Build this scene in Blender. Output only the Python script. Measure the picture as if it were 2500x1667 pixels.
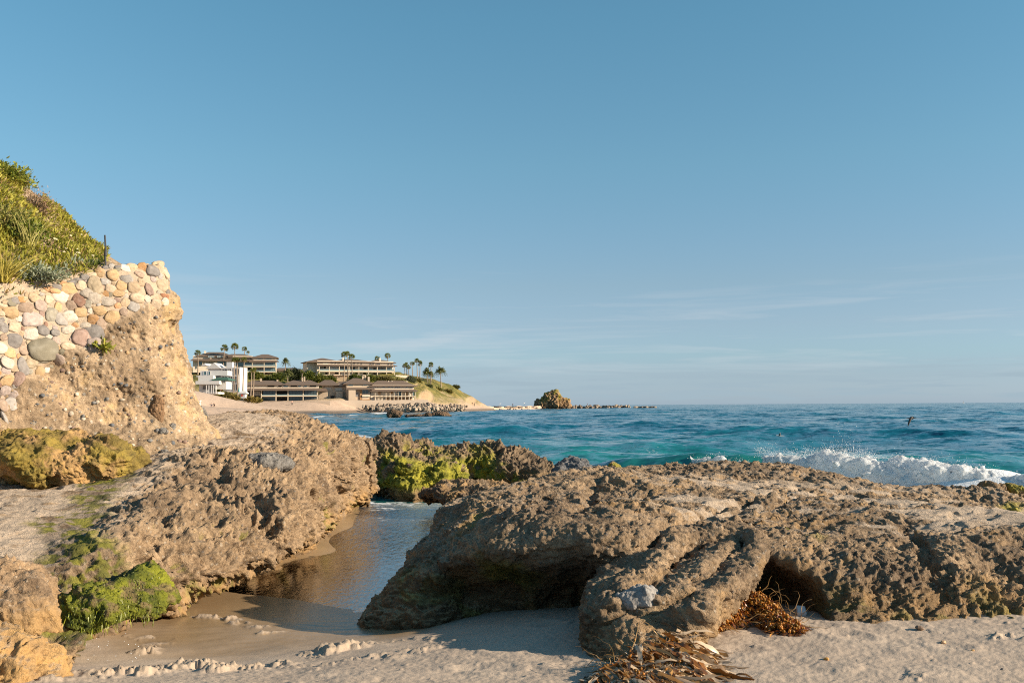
import bpy, bmesh, math, random
import numpy as np
from mathutils import Matrix, Vector, Euler
from mathutils.bvhtree import BVHTree

# ------------------------------------------------------------------ scene, camera, light
random.seed(7)
sc = bpy.context.scene
for o in list(bpy.data.objects):
    bpy.data.objects.remove(o)
COL = sc.collection
CAM_Z = 2.05
FPX = 2431.0                      # focal length in photograph pixels (35 mm lens, 2500 px wide)
PITCH, ROLL = math.radians(3.67), math.radians(-0.36)
cam_data = bpy.data.cameras.new('camera')
cam_data.sensor_width = 36.0
cam_data.lens = 36.0 * FPX / 2500.0
cam_data.clip_start = 0.05
cam_data.clip_end = 60000
cam = bpy.data.objects.new('camera', cam_data)
COL.objects.link(cam)
CM = Matrix.Translation((0, 0, CAM_Z)) @ Matrix.Rotation(math.pi / 2 + PITCH, 4, 'X') @ Matrix.Rotation(ROLL, 4, 'Z')
cam.matrix_world = CM
sc.camera = cam

SUN_EL, SUN_AZ = math.radians(21), math.radians(104)      # azimuth from the view axis, clockwise
sun_dir = Vector((math.cos(SUN_EL) * math.sin(SUN_AZ), math.cos(SUN_EL) * math.cos(SUN_AZ), math.sin(SUN_EL)))
sd = bpy.data.lights.new('sun', 'SUN')
sd.energy = 5.0
sd.angle = math.radians(0.55)
sd.color = (1.0, 0.83, 0.62)
sun = bpy.data.objects.new('sun', sd)
COL.objects.link(sun)
sun.rotation_euler = sun_dir.to_track_quat('Z', 'Y').to_euler()

world = bpy.data.worlds.new('World')
sc.world = world
world.use_nodes = True
sc.view_settings.view_transform = 'Standard'
sc.view_settings.look = 'None'
sc.view_settings.exposure = 0.95
sc.view_settings.gamma = 1.0
sc.cycles.use_denoising = False
sc.cycles.filter_width = 1.1
sc.cycles.max_bounces = 6
sc.cycles.transparent_max_bounces = 12
sc.cycles.caustics_reflective = False
sc.cycles.caustics_refractive = False
sc.cycles.sample_clamp_indirect = 4.0


# ------------------------------------------------------------------ pixels of the photograph to places
M3 = np.array(CM.to_3x3())


def ray(px, py):
    px, py = np.asarray(px, float), np.asarray(py, float)
    v = np.stack([(px - 1250) / FPX, -(py - 833.5) / FPX, -np.ones_like(px)], -1)
    return v @ M3.T


def at(px, py, d):
    """the point d metres ahead seen at that pixel"""
    r = ray(px, py)
    p = r * (d / r[..., 1])[..., None]
    p[..., 2] += CAM_Z
    return p


def on(px, py, z):
    """the point at height z seen at that pixel"""
    r = ray(px, py)
    p = r * ((z - CAM_Z) / r[..., 2])[..., None]
    p[..., 2] += CAM_Z
    return p


def onl(lst):
    a = np.array(lst, float)
    return on(a[:, 0], a[:, 1], a[:, 2])


def atl(lst):
    a = np.array(lst, float)
    return at(a[:, 0], a[:, 1], a[:, 2])


# ------------------------------------------------------------------ noise
GR = np.array([[1, 1, 0], [-1, 1, 0], [1, -1, 0], [-1, -1, 0], [1, 0, 1], [-1, 0, 1], [1, 0, -1], [-1, 0, -1],
               [0, 1, 1], [0, -1, 1], [0, 1, -1], [0, -1, -1], [1, 1, 0], [-1, 1, 0], [0, -1, 1], [0, -1, -1]], np.float32)


def hsh(x, y, z, seed=0):
    with np.errstate(over='ignore'):
        h = x.astype(np.uint32) * np.uint32(374761393) + y.astype(np.uint32) * np.uint32(668265263) \
            + z.astype(np.uint32) * np.uint32(2147483647 - 58) + np.uint32((seed * 144665 + 977) & 0xffffffff)
        h = (h ^ (h >> np.uint32(13))) * np.uint32(1274126177)
        h = (h ^ (h >> np.uint32(16))) * np.uint32(2246822519)
        return h ^ (h >> np.uint32(15))


def perlin(p, seed=0):
    p = np.asarray(p, np.float32)
    out = np.empty(len(p), np.float32)
    for s in range(0, len(p), 400000):
        q = p[s:s + 400000]
        i = np.floor(q).astype(np.int64)
        f = q - i
        u = f * f * f * (f * (f * 6 - 15) + 10)
        r = 0
        for c in range(8):
            dx, dy, dz = c & 1, (c >> 1) & 1, c >> 2
            g = GR[hsh(i[:, 0] + dx, i[:, 1] + dy, i[:, 2] + dz, seed) & np.uint32(15)]
            dot = g[:, 0] * (f[:, 0] - dx) + g[:, 1] * (f[:, 1] - dy) + g[:, 2] * (f[:, 2] - dz)
            w = (u[:, 0] if dx else 1 - u[:, 0]) * (u[:, 1] if dy else 1 - u[:, 1]) * (u[:, 2] if dz else 1 - u[:, 2])
            r = r + w * dot
        out[s:s + 400000] = r
    return out


RT = np.array(Euler((0.5, 0.7, 1.1)).to_matrix(), np.float32)


def fbm(p, octaves=4, seed=0, gain=0.5, ridged=False):
    q = np.asarray(p, np.float32)
    t, a = 0, 1.0
    for k in range(octaves):
        n = perlin(q, seed + 17 * k)
        t = t + a * ((0.5 - np.abs(n) * 1.6) if ridged else n)
        a *= gain
        q = (q @ RT) * 2.03 + 3.7
    return t


def worley(p, seed=0):
    """distance to the nearest feature point, and that point's random number"""
    p = np.asarray(p, np.float32)
    D = np.empty(len(p), np.float32)
    C = np.empty(len(p), np.float32)
    for s in range(0, len(p), 400000):
        q = p[s:s + 400000]
        i = np.floor(q - 0.5).astype(np.int64)
        d1 = np.full(len(q), 9.0, np.float32)
        cid = np.zeros(len(q), np.float32)
        for c in range(8):
            a, b, e = i[:, 0] + (c & 1), i[:, 1] + ((c >> 1) & 1), i[:, 2] + (c >> 2)
            h = hsh(a, b, e, seed)
            fx = a + 0.15 + 0.7 * (h & np.uint32(1023)) / 1023.0
            fy = b + 0.15 + 0.7 * ((h >> np.uint32(10)) & np.uint32(1023)) / 1023.0
            fz = e + 0.15 + 0.7 * ((h >> np.uint32(20)) & np.uint32(1023)) / 1023.0
            d = (q[:, 0] - fx) ** 2 + (q[:, 1] - fy) ** 2 + (q[:, 2] - fz) ** 2
            m = d < d1
            d1 = np.where(m, d, d1)
            cid = np.where(m, ((h >> np.uint32(5)) & np.uint32(4095)) / 4095.0, cid)
        D[s:s + 400000] = np.sqrt(d1)
        C[s:s + 400000] = cid
    return D, C


def sstep(a, b, x):
    t = np.clip((x - a) / (b - a), 0, 1)
    return t * t * (3 - 2 * t)


def smax(a, b, k):
    h = np.clip(0.5 + 0.5 * (a - b) / k, 0, 1)
    return b + (a - b) * h + k * h * (1 - h)


def smin(a, b, k):
    return -smax(-a, -b, k)


def tps(ctrl, reg=0.0):
    """smooth height through points (x, y, z)"""
    c = np.array(ctrl, float)
    n = len(c)

    def phi(r2):
        return np.where(r2 > 1e-9, 0.5 * r2 * np.log(np.maximum(r2, 1e-9)), 0)
    d2 = ((c[:, None, :2] - c[None, :, :2]) ** 2).sum(-1)
    A = np.zeros((n + 3, n + 3))
    A[:n, :n] = phi(d2) + reg * np.eye(n)
    A[:n, n] = 1
    A[:n, n + 1:] = c[:, :2]
    A[n:, :n] = A[:n, n:].T
    w = np.linalg.solve(A, np.r_[c[:, 2], 0, 0, 0])

    def f(x, y):
        x, y = np.asarray(x, float).ravel(), np.asarray(y, float).ravel()
        out = np.empty(len(x))
        for s in range(0, len(x), 100000):
            xx, yy = x[s:s + 100000], y[s:s + 100000]
            r2 = (xx[:, None] - c[None, :, 0]) ** 2 + (yy[:, None] - c[None, :, 1]) ** 2
            out[s:s + 100000] = phi(r2) @ w[:n] + w[n] + w[n + 1] * xx + w[n + 2] * yy
        return out
    return f


def poly_sd(poly, x, y):
    """signed distance to a polygon, negative inside"""
    P = np.array(poly, float)[:, :2]
    d = np.full(x.shape, 1e9)
    ins = np.zeros(x.shape, bool)
    for k in range(len(P)):
        a, b = P[k], P[(k + 1) % len(P)]
        e = b - a
        wx, wy = x - a[0], y - a[1]
        t = np.clip((wx * e[0] + wy * e[1]) / (e @ e + 1e-12), 0, 1)
        d = np.minimum(d, (wx - e[0] * t) ** 2 + (wy - e[1] * t) ** 2)
        cond = (a[1] > y) != (b[1] > y)
        xi = a[0] + (y - a[1]) * e[0] / (e[1] if abs(e[1]) > 1e-12 else 1e-12)
        ins ^= cond & (x < xi)
    d = np.sqrt(d)
    return np.where(ins, -d, d)


def seg_dist(a, b, x, y):
    a, b = np.array(a, float)[:2], np.array(b, float)[:2]
    e = b - a
    t = np.clip(((x - a[0]) * e[0] + (y - a[1]) * e[1]) / (e @ e), 0, 1)
    return np.hypot(x - a[0] - e[0] * t, y - a[1] - e[1] * t), t


def path_dist(pts, x, y):
    d = np.full(np.shape(x), 1e9)
    for a, b in zip(pts[:-1], pts[1:]):
        d = np.minimum(d, seg_dist(a, b, x, y)[0])
    return d


# ------------------------------------------------------------------ meshes
def np_mesh(name, V, F, smooth=True):
    V = np.asarray(V, np.float32)
    F = np.asarray(F, np.int32)
    me = bpy.data.meshes.new(name)
    k = F.shape[1]
    me.vertices.add(len(V))
    me.vertices.foreach_set('co', V.ravel())
    me.loops.add(F.size)
    me.loops.foreach_set('vertex_index', F.ravel())
    me.polygons.add(len(F))
    me.polygons.foreach_set('loop_start', np.arange(0, F.size, k, dtype=np.int32))
    me.polygons.foreach_set('use_smooth', np.full(len(F), smooth, bool))
    me.update(calc_edges=True)
    me.validate()
    return me


def link(name, me, mat=None, parent=None):
    o = bpy.data.objects.new(name, me)
    COL.objects.link(o)
    if mat is not None:
        me.materials.clear()
        me.materials.append(mat)
    if parent is not None:
        o.parent = parent
    return o


def tag(o, label=None, cat=None, group=None, kind=None):
    if label: o['label'] = label
    if cat: o['category'] = cat
    if group: o['group'] = group
    if kind: o['kind'] = kind
    return o


def empty(name, loc, rz=0.0):
    o = bpy.data.objects.new(name, None)
    o.empty_display_size = 0.2
    COL.objects.link(o)
    o.location = Vector(loc)
    o.rotation_euler = (0, 0, rz)
    return o


def set_attr(me, name, arr):
    """four numbers per vertex"""
    a = me.color_attributes.new(name, 'FLOAT_COLOR', 'POINT')
    arr = np.asarray(arr, np.float32)
    if arr.shape[1] == 3:
        arr = np.c_[arr, np.ones(len(arr), np.float32)]
    a.data.foreach_set('color', arr.ravel())


def coords(me):
    V = np.empty(len(me.vertices) * 3, np.float32)
    me.vertices.foreach_get('co', V)
    return V.reshape(-1, 3)


def normals(me):
    V = np.empty(len(me.vertices) * 3, np.float32)
    me.vertices.foreach_get('normal', V)
    return V.reshape(-1, 3)


def surface_nets(F, org, h):
    """quads on the zero level of a grid of numbers, inside negative"""
    S = F < 0
    nx, ny, nz = F.shape
    c = [S[dx:nx - 1 + dx, dy:ny - 1 + dy, dz:nz - 1 + dz] for dx in (0, 1) for dy in (0, 1) for dz in (0, 1)]
    cnt = sum(a.astype(np.int8) for a in c)
    act = (cnt > 0) & (cnt < 8)
    I = np.argwhere(act)
    idx = np.full(act.shape, -1, np.int64)
    idx[act] = np.arange(len(I))
    acc = np.zeros((len(I), 3))
    num = np.zeros(len(I))
    C = [(dx, dy, dz) for dx in (0, 1) for dy in (0, 1) for dz in (0, 1)]
    for a in range(8):
        for b in range(a + 1, 8):
            if sum(abs(C[a][k] - C[b][k]) for k in range(3)) != 1:
                continue
            fa = F[I[:, 0] + C[a][0], I[:, 1] + C[a][1], I[:, 2] + C[a][2]]
            fb = F[I[:, 0] + C[b][0], I[:, 1] + C[b][1], I[:, 2] + C[b][2]]
            m = (fa < 0) != (fb < 0)
            t = np.where(m, fa / np.where(m, fa - fb, 1), 0)
            p = np.array(C[a])[None] + t[:, None] * (np.array(C[b]) - np.array(C[a]))[None]
            acc += p * m[:, None]
            num += m
    V = (I + acc / num[:, None]) * h + np.array(org)
    Q = []
    for ax in range(3):
        u, v = (ax + 1) % 3, (ax + 2) % 3
        lo = [slice(None)] * 3
        hi = [slice(None)] * 3
        lo[ax], hi[ax] = slice(0, -1), slice(1, None)
        ch = S[tuple(lo)] != S[tuple(hi)]
        E = np.argwhere(ch)
        ok = (E[:, u] > 0) & (E[:, v] > 0) & (E[:, u] < F.shape[u] - 1) & (E[:, v] < F.shape[v] - 1)
        E = E[ok]
        q = []
        for du, dv in ((-1, -1), (0, -1), (0, 0), (-1, 0)):
            e = E.copy()
            e[:, u] += du
            e[:, v] += dv
            q.append(idx[e[:, 0], e[:, 1], e[:, 2]])
        q = np.stack(q, 1)
        inside = S[E[:, 0], E[:, 1], E[:, 2]]
        q[~inside] = q[~inside][:, ::-1]
        Q.append(q)
    Q = np.concatenate(Q)
    return V, Q[(Q >= 0).all(1)]


def refine(me, levels):
    o = bpy.data.objects.new('refine', me)
    COL.objects.link(o)
    m = o.modifiers.new('s', 'SUBSURF')
    m.levels = m.render_levels = levels
    m.boundary_smooth = 'PRESERVE_CORNERS'
    dg = bpy.context.evaluated_depsgraph_get()
    me2 = bpy.data.meshes.new_from_object(o.evaluated_get(dg))
    bpy.data.objects.remove(o)
    bpy.data.meshes.remove(me)
    return me2


def implicit(name, lo, hi, h, fn, levels=2, disp=None, mask=None, mat=None):
    """mesh of the solid fn(points) < 0, refined and displaced"""
    ax = [np.arange(lo[k], hi[k] + h, h) for k in range(3)]
    G = np.stack(np.meshgrid(*ax, indexing='ij'), -1)
    F = fn(G.reshape(-1, 3)).reshape(G.shape[:3])
    V, Q = surface_nets(F, lo, h)
    me = np_mesh(name, V, Q)
    if levels:
        me = refine(me, levels)
    if disp:
        V, N = coords(me), normals(me)
        V = V + disp(V, N)
        me.vertices.foreach_set('co', V.astype(np.float32).ravel())
        me.update()
    if mask:
        set_attr(me, 'mask', mask(coords(me), normals(me)))
    me.polygons.foreach_set('use_smooth', np.ones(len(me.polygons), bool))
    return link(name, me, mat)


# ------------------------------------------------------------------ materials
class Nodes:
    def __init__(self, tree):
        self.t = tree

    def n(self, typ, ins=None, **kw):
        nd = self.t.nodes.new(typ)
        for k, v in kw.items():
            setattr(nd, k, v)
        for k, v in (ins or {}).items():
            s = nd.inputs[k]
            if isinstance(v, bpy.types.NodeSocket):
                self.t.links.new(v, s)
            else:
                s.default_value = (*v, 1.0) if isinstance(v, tuple) and len(v) == 3 and s.type == 'RGBA' else v
        return nd

    def noise(self, vec, scale, detail=4, rough=0.55, dist=0.0):
        return self.n('ShaderNodeTexNoise', {'Vector': vec, 'Scale': scale, 'Detail': detail, 'Roughness': rough, 'Distortion': dist}).outputs['Fac']

    def vor(self, vec, scale, feature='F1', out='Distance', rnd=1.0):
        return self.n('ShaderNodeTexVoronoi', {'Vector': vec, 'Scale': scale, 'Randomness': rnd}, feature=feature).outputs[out]

    def mapr(self, v, a, b, c=0.0, d=1.0):
        return self.n('ShaderNodeMapRange', {0: v, 1: a, 2: b, 3: c, 4: d}, clamp=True).outputs[0]

    def math(self, op, a, b=0.0):
        return self.n('ShaderNodeMath', {0: a, 1: b}, operation=op).outputs[0]

    def mix(self, f, a, b, mode='MIX'):
        return self.n('ShaderNodeMixRGB', {0: f, 1: a, 2: b}, blend_type=mode).outputs[0]

    def bump(self, h, strength, dist, normal=None):
        ins = {'Height': h, 'Strength': strength, 'Distance': dist}
        if normal is not None:
            ins['Normal'] = normal
        return self.n('ShaderNodeBump', ins).outputs[0]


def new_mat(name):
    m = bpy.data.materials.new(name)
    m.use_nodes = True
    m.node_tree.nodes.clear()
    N = Nodes(m.node_tree)
    out = N.n('ShaderNodeOutputMaterial')
    return m, N, out


def finish(N, out, sh):
    N.t.links.new(sh, out.inputs['Surface'])


def plain(name, col, rough=0.7, var=0.12, scale=3.0, metal=0.0):
    """one colour with a little wear"""
    m, N, out = new_mat(name)
    pos = N.n('ShaderNodeTexCoord').outputs['Object']
    f = N.noise(pos, scale, 5, 0.6)
    c = N.mix(f, tuple(max(0, x * (1 - var)) for x in col), tuple(min(1, x * (1 + var)) for x in col))
    p = N.n('ShaderNodeBsdfPrincipled', {'Base Color': c, 'Roughness': rough, 'Metallic': metal})
    finish(N, out, p.outputs[0])
    return m


# ------------------------------------------------------------------ sky
W = Nodes(world.node_tree)
world.node_tree.nodes.clear()
wout = W.n('ShaderNodeOutputWorld')
sky = W.n('ShaderNodeTexSky', sky_type='NISHITA', sun_disc=False, sun_elevation=SUN_EL, sun_rotation=SUN_AZ,
          altitude=0.0, air_density=1.0, dust_density=0.35, ozone_density=2.2)
vec = W.n('ShaderNodeTexCoord').outputs['Generated']
sep = W.n('ShaderNodeSeparateXYZ', {0: vec})
el = sep.outputs[2]
# clear marine air: less yellow low in the sky
rampn = W.n('ShaderNodeValToRGB', {0: W.mapr(el, 0.0, 0.4)})
cr = rampn.color_ramp
SKY_TINT = [(0.0, (.845, .92, 1.63)), (.028, (.81, .80, 1.25)), (.049, (.866, .84, 1.14)), (.078, (.99, .845, 1.03)), (.118, (1.06, .89, .96)),
            (.158, (1.07, .965, 1.0)), (.235, (1.08, 1.11, 1.06)), (.37, (1.03, 1.23, 1.15))]
while len(cr.elements) < len(SKY_TINT):
    cr.elements.new(0.5)
for e, (p_, c_) in zip(cr.elements, SKY_TINT):
    e.position = p_ / 0.4
    e.color = (c_[0] * .78 / 2, c_[1] / 2, c_[2] / 2, 1)
skyc = W.mix(1.0, W.mix(1.0, sky.outputs[0], rampn.outputs[0], 'MULTIPLY'), (2.0, 2.0, 2.0), 'MULTIPLY')
# thin streaks of high cloud and a low grey bank near the horizon, by direction
mp = W.n('ShaderNodeMapping', {'Vector': vec, 'Scale': (2.2, 2.2, 34.0)}).outputs[0]
st = W.mapr(W.noise(mp, 2.0, 7, 0.6, 0.4), 0.52, 0.78)
band = W.math('MULTIPLY', W.mapr(el, 0.015, 0.05), W.mapr(el, 0.15, 0.07))
cir = W.math('MULTIPLY', W.math('MULTIPLY', st, band), 0.45)
skyc = W.mix(cir, skyc, (5.6, 5.7, 5.9))
mp2 = W.n('ShaderNodeMapping', {'Vector': vec, 'Scale': (5.0, 5.0, 60.0)}).outputs[0]
lo = W.mapr(W.noise(mp2, 2.6, 6, 0.55, 0.2), 0.47, 0.60)
band2 = W.math('MULTIPLY', W.mapr(el, 0.0, 0.006), W.mapr(el, 0.045, 0.022))
skyc = W.mix(W.math('MULTIPLY', W.math('MULTIPLY', lo, band2), 0.95), skyc, (2.95, 3.85, 4.45))
bg = W.n('ShaderNodeBackground', {'Color': skyc, 'Strength': 0.066})
W.t.links.new(bg.outputs[0], wout.inputs[0])
# ------------------------------------------------------------------ rock, sand and algae materials
def rock_mat(name, c_dark, c_light, bump=1.0, pebbles=0.5, speck=22.0, moss_c=((0.075, 0.09, 0.012), (0.43, 0.385, 0.04)), tint=(0.33, 0.17, 0.06)):
    """mask: red = algae, green = loose sand, blue = rust stain, alpha = wet, on the reef the painted shade of its hollows"""
    m, N, out = new_mat(name)
    pos = N.n('ShaderNodeNewGeometry').outputs['Position']
    at_ = N.n('ShaderNodeAttribute', attribute_name='mask', attribute_type='GEOMETRY')
    sp = N.n('ShaderNodeSeparateColor', {0: at_.outputs['Color']})
    moss, sand, rust, wet = sp.outputs[0], sp.outputs[1], sp.outputs[2], at_.outputs['Alpha']
    big = N.mapr(N.noise(pos, 1.1, 6, 0.6, 0.3), 0.32, 0.68)
    mid = N.noise(pos, 7.0, 7, 0.68)
    fine = N.noise(pos, 42.0, 5, 0.7)
    c = N.mix(big, c_dark, c_light)
    c = N.mix(N.mapr(mid, 0.3, 0.7), N.mix(1.0, c, (0.52, 0.49, 0.47), 'MULTIPLY'), N.mix(1.0, c, (1.34, 1.3, 1.24), 'MULTIPLY'))
    # grains and pebbles set in the rock
    vcell = N.n('ShaderNodeTexVoronoi', {'Vector': pos, 'Scale': speck}, feature='F1')
    rnd = N.n('ShaderNodeSeparateColor', {0: vcell.outputs['Color']})
    peb = N.math('MULTIPLY', N.mapr(vcell.outputs['Distance'], 0.36, 0.26), N.mapr(rnd.outputs[0], 0.72, 0.76))
    pc = N.mix(N.mapr(rnd.outputs[1], 0.35, 0.65), (0.11, 0.115, 0.125), (0.50, 0.44, 0.36))
    c = N.mix(N.math('MULTIPLY', peb, pebbles), c, pc)
    c = N.mix(N.mapr(fine, 0.42, 0.66, 0.0, 0.75), c, N.mix(1.0, c, (0.42, 0.39, 0.37), 'MULTIPLY'))
    c = N.mix(N.mapr(N.noise(pos, 95.0, 2, 0.5), 0.58, 0.68, 0.0, 0.5), c, N.mix(1.0, c, (1.7, 1.65, 1.55), 'MULTIPLY'))
    c = N.mix(N.math('MULTIPLY', rust, N.mapr(mid, 0.3, 0.62, 0.25, 1.0)), c, N.mix(fine, tint, (0.45, 0.30, 0.13)))
    c = N.mix(N.math('MULTIPLY', sand, 0.92), c, N.mix(fine, (0.40, 0.315, 0.235), (0.50, 0.40, 0.31)))
    mc = N.mix(N.mapr(N.noise(pos, 3.2, 6, 0.65), 0.36, 0.62), *moss_c)
    mc = N.mix(N.mapr(fine, 0.35, 0.7, 0.0, 0.5), mc, (0.07, 0.075, 0.01))
    c = N.mix(moss, c, mc)
    c = N.mix(wet, c, N.mix(1.0, c, (0.28, 0.27, 0.25), 'MULTIPLY'))  # darkens wet rock, and the reef hollows where shade is painted in
    h = N.math('ADD', N.math('MULTIPLY', mid, 0.9), N.math('MULTIPLY', fine, 0.45))
    h = N.math('ADD', h, N.math('MULTIPLY', N.noise(pos, 130.0, 3, 0.6), 0.16))
    h = N.math('ADD', h, N.math('MULTIPLY', peb, 0.10))
    nb = N.bump(h, 0.85 * bump, 0.055)
    p = N.n('ShaderNodeBsdfPrincipled', {'Base Color': c, 'Roughness': N.mapr(wet, 0, 1, 0.92, 0.42), 'Normal': nb, 'Specular IOR Level': 0.3})
    finish(N, out, p.outputs[0])
    return m


MAT_SLAB = rock_mat('pitted_brown_rock', (0.225, 0.162, 0.108), (0.41, 0.30, 0.192), moss_c=((.05, .07, .01), (.36, .35, .03)))
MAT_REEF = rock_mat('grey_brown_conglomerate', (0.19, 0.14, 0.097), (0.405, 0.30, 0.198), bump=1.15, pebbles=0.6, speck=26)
MAT_CLIFF = rock_mat('yellow_sandstone', (0.34, 0.25, 0.165), (0.46, 0.355, 0.245), bump=0.9, pebbles=0.85, speck=13, tint=(0.50, 0.34, 0.15))
MAT_MID = rock_mat('mossy_dark_rock', (0.155, 0.115, 0.082), (0.31, 0.23, 0.15), bump=1.0, pebbles=0.3)
MAT_ORANGE = rock_mat('orange_sandstone', (0.26, 0.19, 0.13), (0.40, 0.28, 0.17), pebbles=0.4, speck=30, tint=(0.46, 0.25, 0.08), moss_c=((.09, .075, .012), (.30, .235, .025)))


def terrace(v, step, sharp=.22):
    """stepped version of v: flat treads with short steep risers"""
    q = v / step
    f = np.floor(q)
    return (f + sstep(.5 - sharp, .5 + sharp, q - f)) * step


def craggy(seed, a_big, a_mid, a_pit, a_fine, dip=(0.0, 0.25, 0.0), squash=2.0, flat_keep=None, grit=.012, gritf=20.0):
    R = np.array(Euler(dip).to_matrix(), np.float32)

    def disp(V, N):
        P = V @ R
        P = P * np.array([1, 1, squash], np.float32)
        w = np.stack([perlin(V * 1.7 + k * 9.1, seed + k) for k in range(3)], 1)
        Pw = P + 0.22 * w
        d = a_big * fbm(Pw * 0.9, 2, seed + 5)
        if a_mid:
            r_ = fbm(Pw * 2.4, 5, seed + 6, 0.58, ridged=True) - 0.25
            d = d + a_mid * (.55 * r_ + .75 * terrace(r_, .42))
        if a_pit:
            pm = sstep(-0.2, 0.3, perlin(V * 0.8, seed + 8))
            D, C = worley(Pw * 2.6, seed + 12)
            d = d - 1.5 * a_pit * pm * sstep(0.40, 0.12, D + .12 * w[:, 0]) * (C > 0.5)
            D, C = worley(Pw * 5.2, seed + 7)
            d = d - a_pit * (.3 + .7 * pm) * sstep(0.42, 0.10, D + .1 * w[:, 1]) * (C > 0.4)
            D, C = worley(Pw * 12.5, seed + 9)
            d = d - 0.5 * a_pit * sstep(0.42, 0.15, D) * (C > 0.45) * (0.4 + 0.6 * pm)
        d = d + a_fine * fbm(Pw * 9.0, 4, seed + 10, 0.68)
        if grit:
            D, C = worley(V * gritf, seed + 11)
            d = d + grit * np.sqrt(np.clip(1 - (D / .5) ** 2, 0, 1)) * (C > .5) * (.4 + C)
        if flat_keep is not None:
            d = d * flat_keep(V, N)
        return N * d[:, None]
    return disp


# ------------------------------------------------------------------ beach
beach_c = onl([
    (-400, 1667, .50), (0, 1667, .46), (600, 1667, .44), (1250, 1667, .46), (1900, 1667, .47), (2500, 1667, .47), (2900, 1667, .47),
    (2900, 1520, .42), (2500, 1560, .43), (2500, 1500, .40), (2000, 1580, .43), (1900, 1490, .38), (1600, 1560, .40), (1420, 1590, .37),
    (1200, 1570, .33), (1050, 1580, .28), (1200, 1505, .22), (1000, 1540, .12), (900, 1560, .12), (900, 1525, .07), (800, 1590, .20),
    (760, 1560, .105), (600, 1625, .22), (560, 1590, .13), (430, 1570, .12), (330, 1600, .19), (250, 1640, .32), (120, 1660, .40),
    (470, 1500, .105), (560, 1462, .07), (640, 1418, .0), (600, 1515, .112), (700, 1525, .108), (520, 1560, .118), (660, 1580, .13), (760, 1510, .075), (700, 1450, .03), (760, 1400, .0), (860, 1440, -.02), (690, 1330, .13), (770, 1325, .075),
    (840, 1285, .05), (860, 1350, .0), (930, 1350, -.12), (960, 1420, -.10), (1000, 1300, -.16), (950, 1240, -.2), (1050, 1215, -.25), (880, 1300, -.03), (740, 1370, .02), (800, 1430, -.06)])
beach_c = np.vstack([beach_c, [[-12, 6, .6], [-12, 12, .5], [-12, 22, 0.1], [12, 6, .45], [12, 10, .4], [12, 14, .0], [4, 14, .1], [1, 13, .0],
                               [-3, 23, -.5], [0, 24, -.55], [4, 22, -.5], [12, 22, -.6], [-2, 30, -.8], [8, 30, -.9], [-14, 30, -.4]]])
beach_f = tps(beach_c, 0.002)

CLOD_PATHS = [(onl([(120, 1655, .4), (330, 1640, .33), (480, 1610, .27), (560, 1625, .3), (700, 1600, .27), (850, 1575, .2), (960, 1560, .2)]), 0.15, 1.0),
              (onl([(480, 1512, .07), (560, 1520, .07), (640, 1540, .08), (700, 1512, .07)]), 0.085, 0.9),
              (onl([(330, 1555, .12), (390, 1565, .12), (350, 1590, .17)]), 0.09, 0.8),
              (onl([(640, 1560, .07), (690, 1552, .07)]), 0.05, 0.6),
              (onl([(1010, 1565, .2), (1100, 1575, .25), (960, 1600, .3), (760, 1620, .3)]), 0.13, 0.45),
              (onl([(2430, 1558, .42), (2490, 1562, .42)]), 0.09, 0.55),
              (onl([(2190, 1655, .46), (2230, 1650, .46)]), 0.06, 0.5),
              (onl([(1650, 1545, .42), (1760, 1550, .42)]), 0.12, 0.35)]


def beach_height(x, y):
    z = beach_f(x, y)
    P = np.stack([x, y, np.zeros_like(x)], 1).astype(np.float32)
    near = sstep(10.5, 8.0, y)
    z = z + 0.012 * fbm(P * 1.6, 3, 31) * near + 0.006 * fbm(P * 5, 2, 32) * near * sstep(.12, .3, z)
    cl = np.zeros_like(x)
    wob = 0.10 * perlin(P * 3.0, 33)
    for pts, w, a in CLOD_PATHS:
        cl = np.maximum(cl, a * sstep(w * 1.7, w * 0.35, path_dist(pts, x, y) + wob * min(1, w / .12)))
    D1, C1 = worley(P * 9.0 + 0.3 * np.stack([perlin(P * 7, 41), perlin(P * 7, 42), 0 * x], 1), 34)
    D2, C2 = worley(P * 24.0, 35)
    clump = sstep(-.10, .12, fbm(P * 5.5, 4, 36, .6) + .25 * (cl - .5))
    lump = 0.035 * np.sqrt(np.clip(1 - (D1 / .62) ** 2, 0, 1)) * (0.2 + C1) + 0.018 * np.sqrt(np.clip(1 - (D2 / .6) ** 2, 0, 1)) * (0.3 + C2)
    lump = lump + 0.05 * np.abs(fbm(P * 7, 4, 46, .6)) + 0.045 * fbm(P * 2.6, 2, 37)
    cl = cl * clump * sstep(-.35, .15, fbm(P * 1.7, 2, 47) + .12)
    z = z + cl * (0.008 + .75 * lump)
    # scattered crumbs and old footprints on the dry sand
    dry = sstep(.2, .33, z) * near
    D3, C3 = worley(P * 15.0, 38)
    z = z + dry * 0.022 * sstep(0.35, 0.05, D3) * (C3 > 0.93) + dry * 0.005 * fbm(P * 22, 3, 39, .6)
    D4, C4 = worley(P * 2.3, 40)
    z = z - dry * 0.013 * sstep(0.36, 0.12, D4) * (C4 > 0.45) + dry * 0.007 * sstep(0.30, 0.42, D4) * sstep(0.56, 0.46, D4) * (C4 > 0.45)
    # flow lines of the stream in the wet sand
    fl = sstep(.2, .08, z) * near
    q = P * np.array([2.0, 15.0, 0], np.float32) + np.array([0, 3.0, 0], np.float32) * perlin(P * 1.2, 43)[:, None]
    z = z + fl * 0.008 * fbm(q, 3, 44)
    return z, cl


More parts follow.
